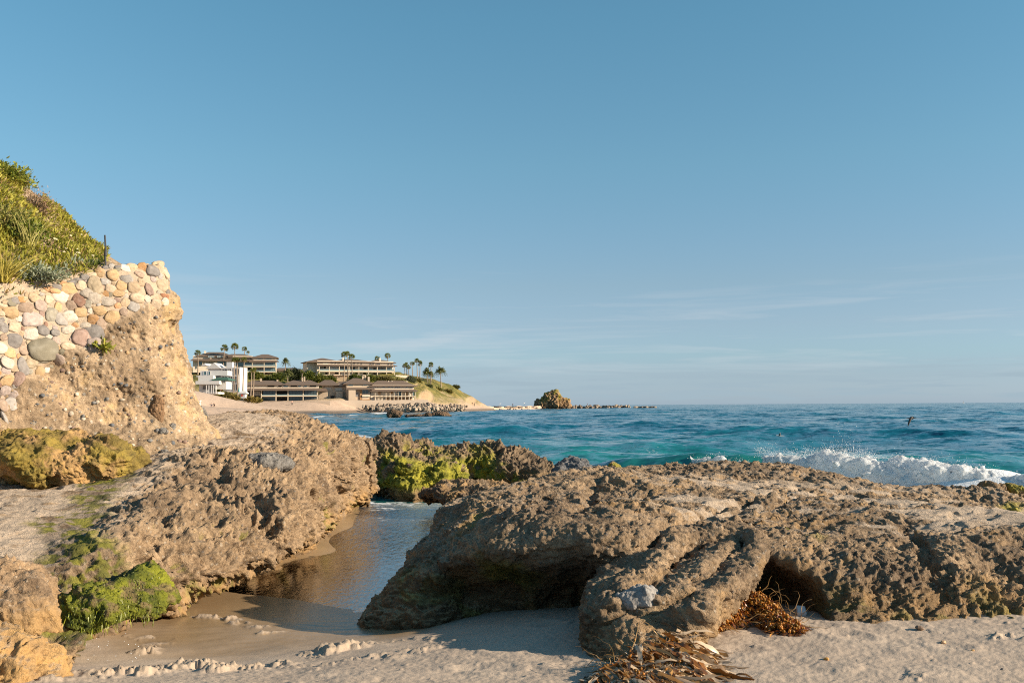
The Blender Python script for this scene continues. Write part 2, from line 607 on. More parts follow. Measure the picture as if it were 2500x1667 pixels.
def fan_grid(y0, y1, rows, cols, half):
    """a ground grid that is finer near the viewer's end of the beach"""
    Y = y0 * (y1 / y0) ** np.linspace(0, 1, rows)
    U = np.linspace(-half, half, cols)
    X = Y[:, None] * U[None, :]
    YY = np.repeat(Y[:, None], cols, 1)
    i = np.arange(rows * cols).reshape(rows, cols)
    Q = np.stack([i[:-1, :-1], i[:-1, 1:], i[1:, 1:], i[1:, :-1]], -1).reshape(-1, 4)
    return X.ravel(), YY.ravel(), Q


def make_beach():
    x, y, Q = fan_grid(4.0, 34.0, 580, 1450, 1.0)
    z, cl = beach_height(x, y)
    me = np_mesh('beach', np.stack([x, y, z], 1), Q)
    P = np.stack([x, y, 0 * x], 1).astype(np.float32)
    wet = sstep(0.20, 0.10, z + 0.03 * perlin(P * 1.5, 45)) * (1 - 0.8 * sstep(.15, .5, cl))
    set_attr(me, 'mask', np.stack([wet, cl, 0 * wet, 0 * wet], 1))
    m, N, out = new_mat('beach_sand')
    pos = N.n('ShaderNodeNewGeometry').outputs['Position']
    at_ = N.n('ShaderNodeAttribute', attribute_name='mask', attribute_type='GEOMETRY')
    sp = N.n('ShaderNodeSeparateColor', {0: at_.outputs['Color']})
    wetf = sp.outputs[0]
    a = N.noise(pos, 1.6, 5, 0.6)
    b = N.noise(pos, 60, 4, 0.7)
    c = N.mix(N.mapr(a, 0.3, 0.7), (0.37, 0.29, 0.225), (0.45, 0.36, 0.28))
    c = N.mix(N.mapr(b, 0.35, 0.7, 0, 0.4), c, (0.27, 0.21, 0.16))
    vc = N.n('ShaderNodeTexVoronoi', {'Vector': pos, 'Scale': 26.0})
    r = N.n('ShaderNodeSeparateColor', {0: vc.outputs['Color']})
    chip = N.math('MULTIPLY', N.mapr(vc.outputs['Distance'], 0.22, 0.12), N.mapr(r.outputs[0], 0.93, 0.95))
    c = N.mix(N.math('MULTIPLY', chip, N.math('SUBTRACT', 1.0, wetf)), c, N.mix(r.outputs[1], (0.10, 0.075, 0.05), (0.55, 0.48, 0.4)))
    c = N.mix(N.math('MULTIPLY', sp.outputs[1], 0.35), c, (0.42, 0.31, 0.20))
    c = N.mix(wetf, c, N.mix(a, (0.215, 0.148, 0.083), (0.32, 0.222, 0.128)))
    h = N.math('ADD', N.math('MULTIPLY', b, 0.5), N.math('MULTIPLY', N.noise(pos, 220, 2, 0.5), 0.25))
    h = N.math('ADD', h, N.math('MULTIPLY', N.noise(pos, 14, 4, 0.6), 0.8))
    nb = N.bump(h, N.mapr(wetf, 0, 1, 0.6, 0.12), 0.012)
    p = N.n('ShaderNodeBsdfPrincipled', {'Base Color': c, 'Roughness': N.mapr(wetf, 0, 1, 0.95, 0.3), 'Normal': nb, 'Specular IOR Level': 0.35})
    finish(N, out, p.outputs[0])
    o = link('beach', me, m)
    tag(o, kind='structure')
    return o


beach = make_beach()

# ------------------------------------------------------------------ left rock shelf with the stream bed
shelf_c = onl([
    # upper surface and right face of the long rock
    (420, 1480, .34), (520, 1440, .36), (600, 1390, .42), (690, 1335, .47), (780, 1288, .5), (850, 1250, .5), (885, 1205, .52),
    (600, 1300, .74), (700, 1270, .76), (800, 1200, .82), (500, 1330, .74), (430, 1300, .84), (500, 1250, .95), (600, 1200, 1.02), (700, 1200, .98),
    (880, 1160, .85), (800, 1120, 1.2), (700, 1120, 1.3), (600, 1100, 1.42), (450, 1150, 1.26), (860, 1085, 1.35), (800, 1062, 1.5),
    (300, 1370, .76), (350, 1300, .92), (400, 1400, .6), (450, 1100, 1.46),
    # ledge of the stream
    (0, 1300, .93), (-200, 1300, .95), (150, 1300, .88), (100, 1200, 1.08), (250, 1170, 1.14), (0, 1180, 1.12), (300, 1130, 1.26), (150, 1350, .80), (200, 1400, .68),
    (260, 1430, .58), (310, 1455, .55), (330, 1410, .68), (365, 1425, .66), (385, 1470, .47), (200, 1490, .5), (250, 1500, .48), (100, 1440, .62), (340, 1480, .5), (0, 1420, .72)])
shelf_c = np.vstack([shelf_c, atl([(760, 1030, 19.6), (700, 1024, 19.8), (600, 1019, 18.6), (540, 1016, 18.0), (500, 1016, 17.5), (480, 1090, 15.0), (400, 1105, 14.6),
                                   (200, 1120, 14.0), (0, 1110, 13.2), (-300, 1110, 12.5), (890, 1095, 19.6), (903, 1140, 18.6)]),
                     [[-3.6, 22.5, 1.0], [-5.2, 22, 1.2], [-8, 21, 1.4], [-9, 15, 1.5], [-9, 9, 1.0], [-7, 7, .9], [-3.2, 6.4, .35], [-4.5, 6.2, .6]]])
shelf_f = tps(shelf_c, 0.01)
shelf_poly = np.vstack([onl([(130, 1640, .25), (170, 1545, .25), (240, 1520, .25), (300, 1506, .25), (345, 1490, .2), (385, 1500, .15), (405, 1510, .15), (520, 1468, .1), (600, 1425, .08), (690, 1385, .05),
                             (755, 1340, .03), (790, 1308, .03), (838, 1272, 0), (882, 1235, 0)])[:, :2],
                        [[-2.95, 20.3], [-3.2, 21.6], [-4.6, 22.0], [-9.5, 22.0], [-9.5, 6.2], [-4.6, 5.6]]])
SHELF_UNDER = onl([(230, 1540, .2), (640, 1395, .06), (905, 1240, 0)])


def shelf_fn(P):
    x, y, z = P[:, 0], P[:, 1], P[:, 2]
    H = shelf_f(x, y)
    sd_ = poly_sd(shelf_poly, x, y)
    lip = np.exp(-((x + 2.95) ** 2 + (y - 7.5) ** 2) / .5)
    und = np.exp(-((y - 11.2) / 1.5) ** 2) * .78 + .10 + lip * .34
    off = und * sstep(.08, .46, z) - .04 - .5 * np.maximum(und - .1, 0)
    w = fbm(P * 1.3, 3, 51)
    bed = fbm(P * np.array([.9, .9, 4.0]) + .3 * w[:, None], 3, 52)
    return smax(z - H, (sd_ - off + .10 * w + .07 * bed) * .9, .16) + .05 * w


def stream_mask(x, y):
    a = onl([(320, 1128, 1.22), (250, 1185, 1.12), (230, 1240, 1.0), (160, 1300, .88), (170, 1360, .78), (230, 1410, .64), (290, 1470, .5)])
    return path_dist(a, x, y)


def shelf_keep(V, N):
    x, y = V[:, 0], V[:, 1]
    ledge = sstep(-3.3, -4.4, x + (y - 10) * .13)
    s = sstep(.9, .35, stream_mask(x, y))
    ap = sstep(1.6, .6, np.hypot((x + 4.75) / .9, (y - 16.3) / 1.9))
    ledge = np.maximum(ledge, ap)
    return 1 - .82 * np.maximum(ledge * sstep(.3, .8, N[:, 2]), .6 * s)


def shelf_paint(V, N):
    x, y, z = V[:, 0], V[:, 1], V[:, 2]
    n1, n2 = fbm(V * 1.1, 4, 61), fbm(V * 4.0, 3, 62)
    s = stream_mask(x, y) + .18 * n2 + .2 * n1
    n3 = fbm(V * 9.0, 3, 63)
    moss = sstep(.34, .12, s) * sstep(-.05, .14, n2 + .5 * n3 + .06) * .85
    lipd = np.hypot((x + 2.98) / 1.0, (y - 7.55) / .9) + .12 * n2
    moss = np.maximum(moss, sstep(.66, .50, lipd + .15 * n3) * (.8 + .2 * sstep(-.2, .1, n1)) * sstep(-.45, -.2, n2 + .5 * n3))
    moss = np.maximum(moss, .55 * sstep(.28, .42, n1 - .3 * z + .15) * (x > -3.6) * sstep(.6, .2, N[:, 2]) * sstep(0, .15, n2 + .4 * n3))
    ledge = sstep(-3.4, -4.3, x + (y - 10) * .13) * sstep(.6, .85, N[:, 2])
    ledge = np.maximum(ledge, sstep(1.5, .7, np.hypot((x + 4.75) / .9, (y - 16.3) / 1.9) + .3 * n1) * sstep(.4, .7, N[:, 2]))
    sand = np.clip(ledge * sstep(-.35, .1, n2 + .2) * .9 + .8 * sstep(.86, .97, N[:, 2]) * sstep(.12, .3, n1) * (x < -3.3), 0, 1) * (1 - moss)
    rust = sstep(.50, .16, z - .1 * n1 - .08 * n2 - np.clip((y - 13) * .02, 0, .12)) * .9 * sstep(-.45, .0, n2)
    wet = np.maximum(sstep(.35, .1, s) * .45, sstep(.14, .06, z) * .6)
    return np.stack([moss, sand, rust * (1 - moss), wet], 1)


shelf = implicit('rock_shelf', (-9.4, 5.7, -.25), (-2.0, 22.6, 2.3), .065, shelf_fn, 2,
                 craggy(71, .13, .115, .085, .034, dip=(0.1, 0.35, 0.2), flat_keep=shelf_keep), shelf_paint, MAT_SLAB)
tag(shelf, 'long brown pitted rock slab with a green algae stream along its left side', 'rock')

# ---- the overhanging mossy ledge where the stream drops to the beach
LEDGE = [(at(335, 1432, 7.85), (.23, .24, .15)), (at(270, 1478, 7.55), (.34, .30, .12)), (at(190, 1505, 7.35), (.26, .26, .11)), (at(350, 1478, 7.6), (.15, .2, .12))]


def ledge_fn(P):
    F = np.full(len(P), 9.0)
    w = fbm(P * 2.2, 3, 401)
    for c_, r_ in LEDGE:
        F = smin(F, (np.sqrt((((P - c_ - np.array([0, .12, 0])) / np.array(r_)) ** 2).sum(1)) - 1) * min(r_), .07)
    return F + .05 * w


def ledge_paint(V, N):
    n1, n2 = fbm(V * 3.0, 4, 402), fbm(V * 11.0, 3, 403)
    moss = .25 + .75 * sstep(-.25, .1, n1 + .6 * n2 + .08)
    return np.stack([moss, 0 * n1, 0 * n1 + .3, .5 * sstep(.05, .3, -n1) * sstep(.4, .8, N[:, 2])], 1)


MAT_ALGAE = rock_mat('algae_covered_rock', (.12, .10, .07), (.22, .17, .11), pebbles=.1, moss_c=((.025, .042, .008), (.25, .255, .02)))
o = implicit('mossy_ledge', (-4.0, 6.7, .05), (-2.3, 8.7, 1.0), .035, ledge_fn, 2, craggy(404, .03, .045, .03, .02, grit=.007, gritf=40), ledge_paint, MAT_ALGAE)
tag(o, 'bright green algae covered ledge where the stream drips onto the beach, lower left', 'rock')
mossy_ledge = o

# ------------------------------------------------------------------ big rock on the right
reef_c = onl([
    (1330, 1162, 1.15), (1400, 1146, 1.2), (1560, 1152, 1.15), (1700, 1132, 1.2), (1900, 1134, 1.15), (2000, 1155, 1.08), (2130, 1184, .95), (2350, 1184, .95),
    (2500, 1217, .85), (2700, 1235, .8),
    (1250, 1195, 1.12), (1180, 1213, 1.07), (1110, 1232, .97), (1072, 1262, .86),
    (1300, 1230, 1.1), (1400, 1200, 1.16), (1500, 1200, 1.12), (1600, 1205, 1.1), (1800, 1205, 1.05), (2000, 1222, .98), (2200, 1222, .93), (2400, 1242, .88),
    (1400, 1275, 1.06), (1500, 1310, .98), (1250, 1285, .99), (1150, 1300, .9), (1060, 1315, .78), (1020, 1360, .62), (1000, 1400, .5), (965, 1470, .3), (900, 1515, .16),
    (1600, 1290, 1.0), (1750, 1260, 1.0), (1900, 1292, .94), (2050, 1310, .87), (2200, 1318, .84), (2400, 1325, .82), (2700, 1330, .8),
    (2050, 1400, .69), (2200, 1400, .67), (2400, 1400, .66), (2050, 1490, .46), (2200, 1500, .43), (2400, 1490, .43), (2600, 1480, .43)])
reef_c = np.vstack([reef_c, [[6.5, 12, .6], [6, 14.5, .5], [3.2, 16.6, .5], [.5, 15.5, .5], [-.4, 13.2, .6]]])
reef_f0 = tps(reef_c, 0.006)


def reef_f(x, y):
    P = np.stack([x, y, 0 * x], 1).astype(np.float32)
    q = P @ np.array(Euler((0, 0, .35)).to_matrix(), np.float32) * np.array([.55, 1.5, 1], np.float32)
    n = fbm(q, 4, 87, .55)
    return reef_f0(x, y) + sstep(7.6, 9.0, y) * (.26 * (terrace(n, .30, .10) - n) + .06 * n)

reef_poly = np.vstack([onl([(870, 1528, .1), (950, 1522, .14), (1000, 1514, .17), (1200, 1506, .22), (1380, 1502, .26), (1560, 1500, .3), (1700, 1470, .35), (1830, 1452, .38), (1900, 1480, .38), (1960, 1505, .4), (2050, 1532, .41),
                            (2200, 1534, .42), (2350, 1527, .42), (2500, 1514, .42), (2750, 1500, .42)])[:, :2],
                       [[7.5, 11], [6.3, 14.2], [4.6, 15.6], [3.2, 16.0], [1.5, 15.6], [.2, 14.5], [-.5, 12.8]],
                       onl([(1090, 1262, .75), (1040, 1355, .35), (985, 1440, .2), (915, 1490, .14)])[:, :2]])
LEG = [(at(1508, 1452, 6.98), at(1660, 1300, 8.7), .17), (at(1640, 1448, 6.92), at(1836, 1290, 9.1), .10), (at(1702, 1478, 6.80), at(1930, 1288, 9.1), .125)]
LEGFOOT = at(1560, 1560, 6.80)


def reef_fn(P):
    x, y, z = P[:, 0], P[:, 1], P[:, 2]
    H = reef_f(x, y)
    sd_ = poly_sd(reef_poly, x, y)
    w = fbm(P * 1.4, 3, 81)
    bed = fbm(P * np.array([1.0, 1.0, 3.5]) + .3 * w[:, None], 3, 82)
    # the face between the toe and the leg is hollow below an overhanging brow
    cave = np.exp(-((x - .22) / .72) ** 6) * np.exp(-((y - 8.7) / 1.2) ** 4)
    rec = np.exp(-((x - 2.25) / .42) ** 2) * np.exp(-((y - 8.1) / .9) ** 2)
    off = cave * (.66 * sstep(.30, .92, z) - .34) + .04 + rec * (.30 * sstep(.55, .9, z) - .20)
    off = off - .24 * sstep(-.1, -.65, x) * sstep(.14, .4, z)
    back = sstep(11.5, 13, y) * (z - .2) * .7
    F = smax(z - H, (sd_ - off + back + .09 * w + .06 * bed) * .9, .10)
    for a, b, r in LEG:
        # one tilted layer: a gentle back and an undercut edge on its right
        ex, ey = b[0] - a[0], b[1] - a[1]
        L = math.hypot(ex, ey)
        ex, ey = ex / L, ey / L
        al = (x - a[0]) * ex + (y - a[1]) * ey
        sg = (x - a[0]) * ey - (y - a[1]) * ex + .09 * w + .025 * np.sin(al * 5.3 + a[0] * 9)
        ax = a[2] + (b[2] - a[2]) * np.clip(al / L, -.2, 1) - .12 * np.maximum(al - L, 0)
        top = z - (ax + .02 - .38 * np.maximum(-sg, 0) - .25 * np.maximum(sg + .05, 0))
        side = (sg - r * .35 + .62 * np.maximum(ax - .05 - z, 0)) * .85
        lim = np.maximum(-sg - (.24 + .26 * np.clip(al / L * 2.5, 0, 1) if r > .16 else .36), np.maximum(-al - .06 - .25 * np.maximum(ax - z, 0), al - L - 1.1))
        F = smin(F, smax(smax(top, side, .035), lim * .9, .05), .02)
    e = np.sqrt(((x - LEGFOOT[0] + .02) / .37) ** 2 + ((y - LEGFOOT[1] + .02) / .34) ** 2 + ((z - .34) / .27) ** 2) - 1
    F = smin(F, e * .28 + .05 * w, .06)
    # joint cracks across the top
    for (ax_, ay), (bx, by), wd in (((1.9, 9.4), (4.4, 12.6), .05), ((3.4, 8.0), (3.75, 9.6), .06), ((.6, 8.9), (1.0, 11.5), .05), ((1.1, 8.4), (3.5, 12.2), .05)):
        d, t = seg_dist((ax_, ay), (bx, by), x + .08 * w, y)
        F = F + .10 * np.exp(-(d / wd) ** 2)
    return F + .045 * w


def reef_sand(V):
    x, y = V[:, 0], V[:, 1]
    P = V * np.array([.55, 1.5, 0], np.float32)
    n = fbm(P, 3, 95) + .35 * fbm(V * np.array([2.5, 5.5, 0], np.float32), 3, 96)
    return sstep(.02, .16, n + .12 * sstep(1.5, 3.5, x)) * sstep(8.9, 9.6, y) * sstep(13.2, 12.0, y) * sstep(.2, 1.6, x)


def reef_keep(V, N):
    d = np.full(len(V), 9.0)
    for a, b, r in LEG:
        d = np.minimum(d, seg_dist(a, b, V[:, 0], V[:, 1])[0])
    front = sstep(8.9, 8.2, V[:, 1]) * sstep(2.4, 2.8, V[:, 0])
    return (1 + .7 * front) * (1 - .85 * reef_sand(V))


def reef_paint(V, N):
    x, y, z = V[:, 0], V[:, 1], V[:, 2]
    n1, n2 = fbm(V * 1.1, 4, 91), fbm(V * np.array([2.2, 4.5, 4.0]), 4, 92)
    sand = reef_sand(V) * sstep(.35, .7, N[:, 2]) * (.75 + .25 * sstep(-.2, .1, n2))
    sand = np.maximum(sand, .5 * sstep(.75, .92, N[:, 2]) * sstep(.0, .3, n2) * sstep(8.6, 9.4, y))
    moss = np.zeros_like(x)
    for px, py, zz, r in ((1905, 1290, .93, .13), (1160, 1330, .7, .25), (1990, 1330, .8, .16), (1230, 1400, .6, .3), (2480, 1225, .85, .2), (2460, 1235, .85, .15)):
        c = onl([(px, py, zz)])[0]
        moss = np.maximum(moss, sstep(r * 1.3, r * .4, np.sqrt(((V - c) ** 2).sum(1)) + .12 * n2) * .8)
    low = sstep(.75, .45, z + .15 * n1)
    moss = np.maximum(moss, low * sstep(.15, .4, n1 + .3 * n2) * .45)
    rust = sstep(.7, .45, z + .1 * n2) * .55 + .5 * sstep(.12, .4, n1) * sstep(.9, .5, N[:, 2])
    dark = sstep(.95, .6, z - .12 * n1 - .08 * n2) * sstep(.95, .5, x) * sstep(.95, .4, N[:, 2]) * sstep(9.9, 9.2, y) * .9  # shade under the overhanging brow, painted into the face colour
    dark = np.maximum(dark, .8 * np.exp(-((x - 2.3) / .5) ** 2) * sstep(.85, .5, z) * sstep(7.4, 7.8, y))  # painted shade in the recess right of the leg
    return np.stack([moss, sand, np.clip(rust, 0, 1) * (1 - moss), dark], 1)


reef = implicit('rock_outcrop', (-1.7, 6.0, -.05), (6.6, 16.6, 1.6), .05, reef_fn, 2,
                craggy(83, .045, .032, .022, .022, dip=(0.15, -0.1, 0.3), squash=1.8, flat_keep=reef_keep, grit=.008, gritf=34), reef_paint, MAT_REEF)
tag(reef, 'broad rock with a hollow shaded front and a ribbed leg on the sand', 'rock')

# ------------------------------------------------------------------ mossy rocks in the surf behind the channel
mid_c = atl([
    (905, 1075, 25), (940, 1049, 25), (1000, 1062, 25), (1020, 1082, 25), (1060, 1077, 25.5), (1110, 1092, 25), (1150, 1085, 25), (1190, 1068, 25), (1230, 1062, 25.5),
    (1290, 1092, 25.5), (1340, 1124, 25), (1390, 1156, 24.6),
    (960, 1100, 23.9), (1030, 1110, 23.7), (1080, 1120, 23.7), (1120, 1122, 24.3), (1150, 1132, 24.1), (1200, 1112, 24.5), (1260, 1132, 24.1), (1320, 1152, 23.8),
    (940, 1145, 23.2), (1000, 1148, 23.0), (1080, 1142, 23.1), (1140, 1160, 23.0), (1180, 1180, 23.7), (1250, 1180, 23.4), (1330, 1178, 23.3), (920, 1180, 23.0),
    (960, 1180, 22.8), (1050, 1185, 22.8), (1120, 1185, 22.8)])
mid_c = np.vstack([mid_c, [[-4.0, 26.8, .3], [-1.5, 27, .2], [1.5, 27, .2], [2.4, 24.5, .3]]])
mid_f = tps(mid_c, 0.004)
mid_poly = np.vstack([onl([(895, 1180, .1), (930, 1200, 0), (960, 1205, 0), (1010, 1211, 0), (1050, 1206, 0), (1130, 1200, 0), (1165, 1192, 0), (1200, 1205, 0), (1300, 1195, .1), (1420, 1180, .1)])[:, :2],
                      [[2.3, 25.5], [1.2, 26.6], [-2, 26.8], [-4.3, 26.3]]])


def mid_fn(P):
    x, y, z = P[:, 0], P[:, 1], P[:, 2]
    w = fbm(P * 1.0, 3, 101)
    D, C = worley(P * 1.1, 102)
    sd_ = poly_sd(mid_poly, x, y)
    gap = np.exp(-((x + .55 + .25 * (y - 23)) / .2) ** 2) * .7 * sstep(24.8, 23.8, y) + .15
    return smax(z - mid_f(x, y) + gap, (sd_ - .12 * sstep(.1, .5, z) + .18 * w) * .9, .15) + .12 * w + .34 * (D - .5)


def mid_paint(V, N):
    n1, n2 = fbm(V * .9, 4, 111), fbm(V * 3.0, 3, 112)
    z = V[:, 2]
    moss = sstep(1.2, .8, z + .5 * n1 + .15 * n2 + .55 * sstep(-.8, .4, V[:, 0])) * sstep(.02, .25, z + .1 * n2)
    moss = moss * sstep(-.25, .12, n1 + .6 * n2 + .14 - .30 * sstep(-.8, .2, V[:, 0]))
    rust = sstep(.6, .2, z) * .8
    wet = sstep(.22, .06, z) * .6 + .45 * sstep(-.7, .1, V[:, 0]) * sstep(1.1, .5, z)
    return np.stack([moss * .95, 0 * z, rust * (1 - .5 * moss), np.clip(wet, 0, 1)], 1)


mids = implicit('mossy_rock', (-4.6, 22.0, -.25), (2.9, 27.3, 1.9), .075, mid_fn, 2,
                craggy(103, .16, .13, .07, .04, dip=(0.2, 0.5, 0.0), squash=1.2), mid_paint, MAT_MID)
tag(mids, 'dark craggy rocks with bright yellow green moss in the surf behind the channel', 'rock')


def boulder(name, c, r, seed, mat, rot=0.0, h=.05, levels=2, crag=(.05, .05, .04, .02), paint=None, warp=.12, sq=1.0, sharp=2.0):
    c, r = np.array(c, float), np.array(r, float)
    cr, sr = math.cos(rot), math.sin(rot)

    def fn(P):
        q = P - c
        x, y = q[:, 0] * cr + q[:, 1] * sr, -q[:, 0] * sr + q[:, 1] * cr
        w = fbm(P / r.mean() * .7, 3, seed)
        d = (np.abs(x / r[0]) ** sharp + np.abs(y / r[1]) ** sharp + np.abs(q[:, 2] / r[2]) ** sharp) ** (1 / sharp) - 1
        return (d + warp * 2 * w) * r.min() * .8
    R = max(r[0], r[1]) * 1.35
    return implicit(name, (c[0] - R, c[1] - R, c[2] - r[2] * 1.35), (c[0] + R, c[1] + R, c[2] + r[2] * 1.35), h, fn, levels,
                    craggy(seed + 3, *crag, squash=sq), paint or (lambda V, N: np.zeros((len(V), 4))), mat)


def moss_paint(seed, lo, amt, rust=.3, wetz=None):
    def f(V, N):
        n1, n2 = fbm(V * 1.6, 3, seed), fbm(V * 5, 3, seed + 1)
        moss = amt * sstep(lo, lo + .35, n1 + .4 * n2)
        wet = np.zeros(len(V)) if wetz is None else sstep(wetz + .12, wetz, V[:, 2]) * .7
        return np.stack([moss, 0 * n1, rust * sstep(-.2, .3, n2), wet], 1)
    return f


o = boulder('flat_rock', at(1165, 1208, 18.6), (.95, .8, .22), 121, MAT_MID, .2, .05, 2, (.05, .07, .05, .02), moss_paint(122, .25, .4, .7, .05))
tag(o, 'low flat wet brown rock lying in the foamy water before the mossy rocks', 'rock')
o = boulder('grey_boulder', at(1405, 1150, 12.6), (.27, .2, .17), 124, rock_mat('blue_grey_stone', (.10, .105, .115), (.2, .205, .22), pebbles=.1), .3, .03, 2, (.02, .03, .0, .01), warp=.16, sharp=1.5)
tag(o, 'blue grey pointed stone with fine ridges sitting on the crest of the right rock', 'rock')
o = boulder('embedded_stone', at(1556, 1450, 6.95) + np.array([.02, .11, -.06]), (.17, .15, .10), 127, rock_mat('pale_grey_stone', (.20, .20, .21), (.40, .39, .375), bump=.6, pebbles=.1), .3, .02, 2, (.015, .012, .0, .006), warp=.22, sharp=1.6)
tag(o, 'pale grey veined stone set in the front of the ribbed rock leg', 'rock')
o = boulder('grey_rock', at(486, 1012, 16.6), (.17, .17, .14), 130, rock_mat('slate_grey_rock', (.15, .148, .15), (.27, .262, .25), pebbles=.1), .3, .03, 2, (.03, .04, .02, .01))
tag(o, 'blue grey rock at the foot of the cliff where the sand beach begins', 'rock')
o = boulder('low_rock', at(640, 1026, 18.5), (.75, .5, .16), 133, MAT_SLAB, .1, .04, 2, (.03, .05, .03, .012))
tag(o, 'smooth darker hump on the top of the long left slab', 'rock')
shelf_top = BVHTree.FromObject(shelf, bpy.context.evaluated_depsgraph_get())


def on_mesh(px, py, bvh):
    loc, nor, i_, d_ = bvh.ray_cast(Vector((0, 0, CAM_Z)), Vector(ray(px, py)).normalized())
    return np.array(loc), np.array(nor)


q_, n_ = on_mesh(625, 1122, shelf_top)
o = boulder('grey_boulder', q_ + np.array([0, .1, -.05]), (.52, .34, .15), 136, bpy.data.materials['slate_grey_rock'], -.1, .04, 2, (.03, .03, .02, .008), warp=.18)
tag(o, 'smooth slate grey boulder lying half buried on the long left slab', 'rock')


def orange_paint(V, N):
    n1, n2 = fbm(V * 2.0, 4, 141), fbm(V * 6, 3, 142)
    low = sstep(.75, .5, V[:, 2] + .12 * n1)
    return np.stack([0 * n1, sstep(.7, .95, N[:, 2]) * sstep(-.1, .2, n2) * .5, np.clip(low * .9 + .8 * sstep(.1, .3, n1), 0, 1), 0 * n1], 1)


o = boulder('orange_rock', (-3.95, 7.35, .48), (.78, .62, .44), 143, MAT_ORANGE, .1, .045, 2, (.06, .06, .05, .02), orange_paint, warp=.10)
tag(o, 'pale sandy rock with an orange stain beside the algae stream, lower left', 'rock')
o = boulder('orange_rock', (-3.28, 6.2, .30), (.58, .48, .36), 146, MAT_ORANGE, .3, .04, 2, (.06, .05, .04, .02), orange_paint, warp=.12)
tag(o, 'rusty orange rock in the bottom left corner, below the mossy lip', 'rock')


def mound_paint(V, N):
    n1, n2 = fbm(V * 1.6, 4, 151), fbm(V * 5, 3, 152)
    moss = sstep(-.1, .35, n1 + .4 * n2 + .2) * .72
    return np.stack([moss, 0 * n1, np.full(len(V), 1.0), .35 * sstep(.0, .4, n1 - n2)], 1)


MOUND = [(at(10, 1098, 12.6), (.85, .55, .28)), (at(125, 1114, 12.7), (.66, .5, .19)), (at(215, 1130, 12.8), (.45, .4, .15))]


def mound_fn(P):
    F = np.full(len(P), 9.0)
    w = fbm(P * 1.6, 3, 153)
    for c_, r_ in MOUND:
        F = smin(F, (np.sqrt((((P - c_ - np.array([0, .2, -.07])) / np.array(r_)) ** 2).sum(1)) - 1) * min(r_), .34)
    return F + .09 * w


o = implicit('mossy_mound', (-7.6, 11.9, .7), (-4.7, 13.9, 1.9), .05, mound_fn, 2, craggy(156, .06, .05, .05, .018), mound_paint, MAT_ORANGE)
tag(o, 'rounded rock coated in ochre and green slime at the foot of the cobble wall', 'rock')
# ------------------------------------------------------------------ cliff with the hillside above it
def cliff_top_c():
    edge = atl([(0, 742, 12.8), (60, 722, 13.1), (130, 700, 13.5), (200, 678, 14.0), (262, 648, 14.6), (330, 648, 15.2), (405, 650, 15.6)])
    hill = atl([(0, 650, 13.9), (80, 648, 14.4), (160, 635, 15.0), (225, 632, 15.4), (262, 640, 15.9), (200, 626, 16.2), (145, 600, 16.5), (112, 550, 16.8), (102, 508, 17.0), (60, 520, 15.6),
                (60, 462, 17.1), (0, 520, 15.0), (0, 410, 17.2), (-150, 300, 17.4), (-150, 560, 13.6), (-150, 780, 12.0), (-400, 700, 11.5)])
    back = [[-5.8, 17.2, 4.1], [-5.0, 19, 3.4], [-6.6, 18.6, 4.3], [-7.4, 19, 4.6], [-8.4, 19.6, 5.2], [-9.6, 19, 6.2], [-5.5, 20.5, 3.0], [-8.0, 21, 4.4]]
    return np.vstack([edge, hill, back])


cliff_top = tps(cliff_top_c(), 0.003)
cliff_poly = np.array([[-8.0, 21.5], [-6.9, 19.6], [-5.58, 17.6], [-4.96, 16.4], [-4.81, 15.6], [-5.15, 14.7], [-6.05, 13.9], [-6.75, 12.9], [-7.3, 11.9], [-8.2, 10.4], [-11, 9.6], [-11, 22]])
WALL_LOW = np.array([(-60, 1090), (0, 1032), (25, 960), (60, 925), (130, 905), (170, 860), (240, 850), (262, 800), (330, 755), (420, 715), (440, 690)], float)


def to_px(V):
    """where points fall in the photograph (only used to lay the masonry out where it stands)"""
    q = (V - np.array([0, 0, CAM_Z])) @ M3
    return 1250 + FPX * q[:, 0] / -q[:, 2], 833.5 - FPX * q[:, 1] / -q[:, 2]


WALL_LOW_W = at(WALL_LOW[:, 0], WALL_LOW[:, 1], np.interp(WALL_LOW[:, 0], [-60, 0, 420], [12.2, 12.6, 15.5]))


def wall_mask(V):
    """1 on the face above the lower edge of the cobble work"""
    s = (V[:, 0] * .62 + V[:, 1] * .78)
    sw = WALL_LOW_W[:, 0] * .62 + WALL_LOW_W[:, 1] * .78
    o_ = np.argsort(sw)
    lowz = np.interp(s, sw[o_], WALL_LOW_W[o_, 2])
    return sstep(-.12, .12, V[:, 2] - lowz)


def cliff_fn(P):
    x, y, z = P[:, 0], P[:, 1], P[:, 2]
    w = fbm(P * .9, 3, 161)
    bed = fbm((P @ np.array(Euler((.2, .65, 0)).to_matrix(), np.float32)) * np.array([.6, .6, 2.6]), 3, 162)
    sd_ = poly_sd(cliff_poly, x, y)
    zr = z - 1.2
    batter = np.where(zr < 0, -zr * .8, -zr * .20) + .55 * np.exp(-np.maximum(zr, 0) / .42)
    cap = .09 * sstep(3.42, 3.62, z) * sstep(3.98, 3.80, z) * np.exp(-((y - 15.9) / .55) ** 2)
    batter = batter - .03 + cap - .12 * sstep(3.45, 3.3, z) * sstep(3.0, 3.3, z) * np.exp(-((y - 15.9) / .7) ** 2)
    k = wall_mask(P)
    rough = 1 - .75 * k
    f = sd_ - batter + rough * (.13 * w + .13 * bed)
    top = z - cliff_top(x, y)
    return smax(top * .85, f, .10) + .03 * w


def cliff_keep(V, N):
    hill = sstep(.62, .85, N[:, 2]) * (V[:, 2] > 2.6)
    return (1 - .78 * wall_mask(V)) * (1 - .6 * hill)


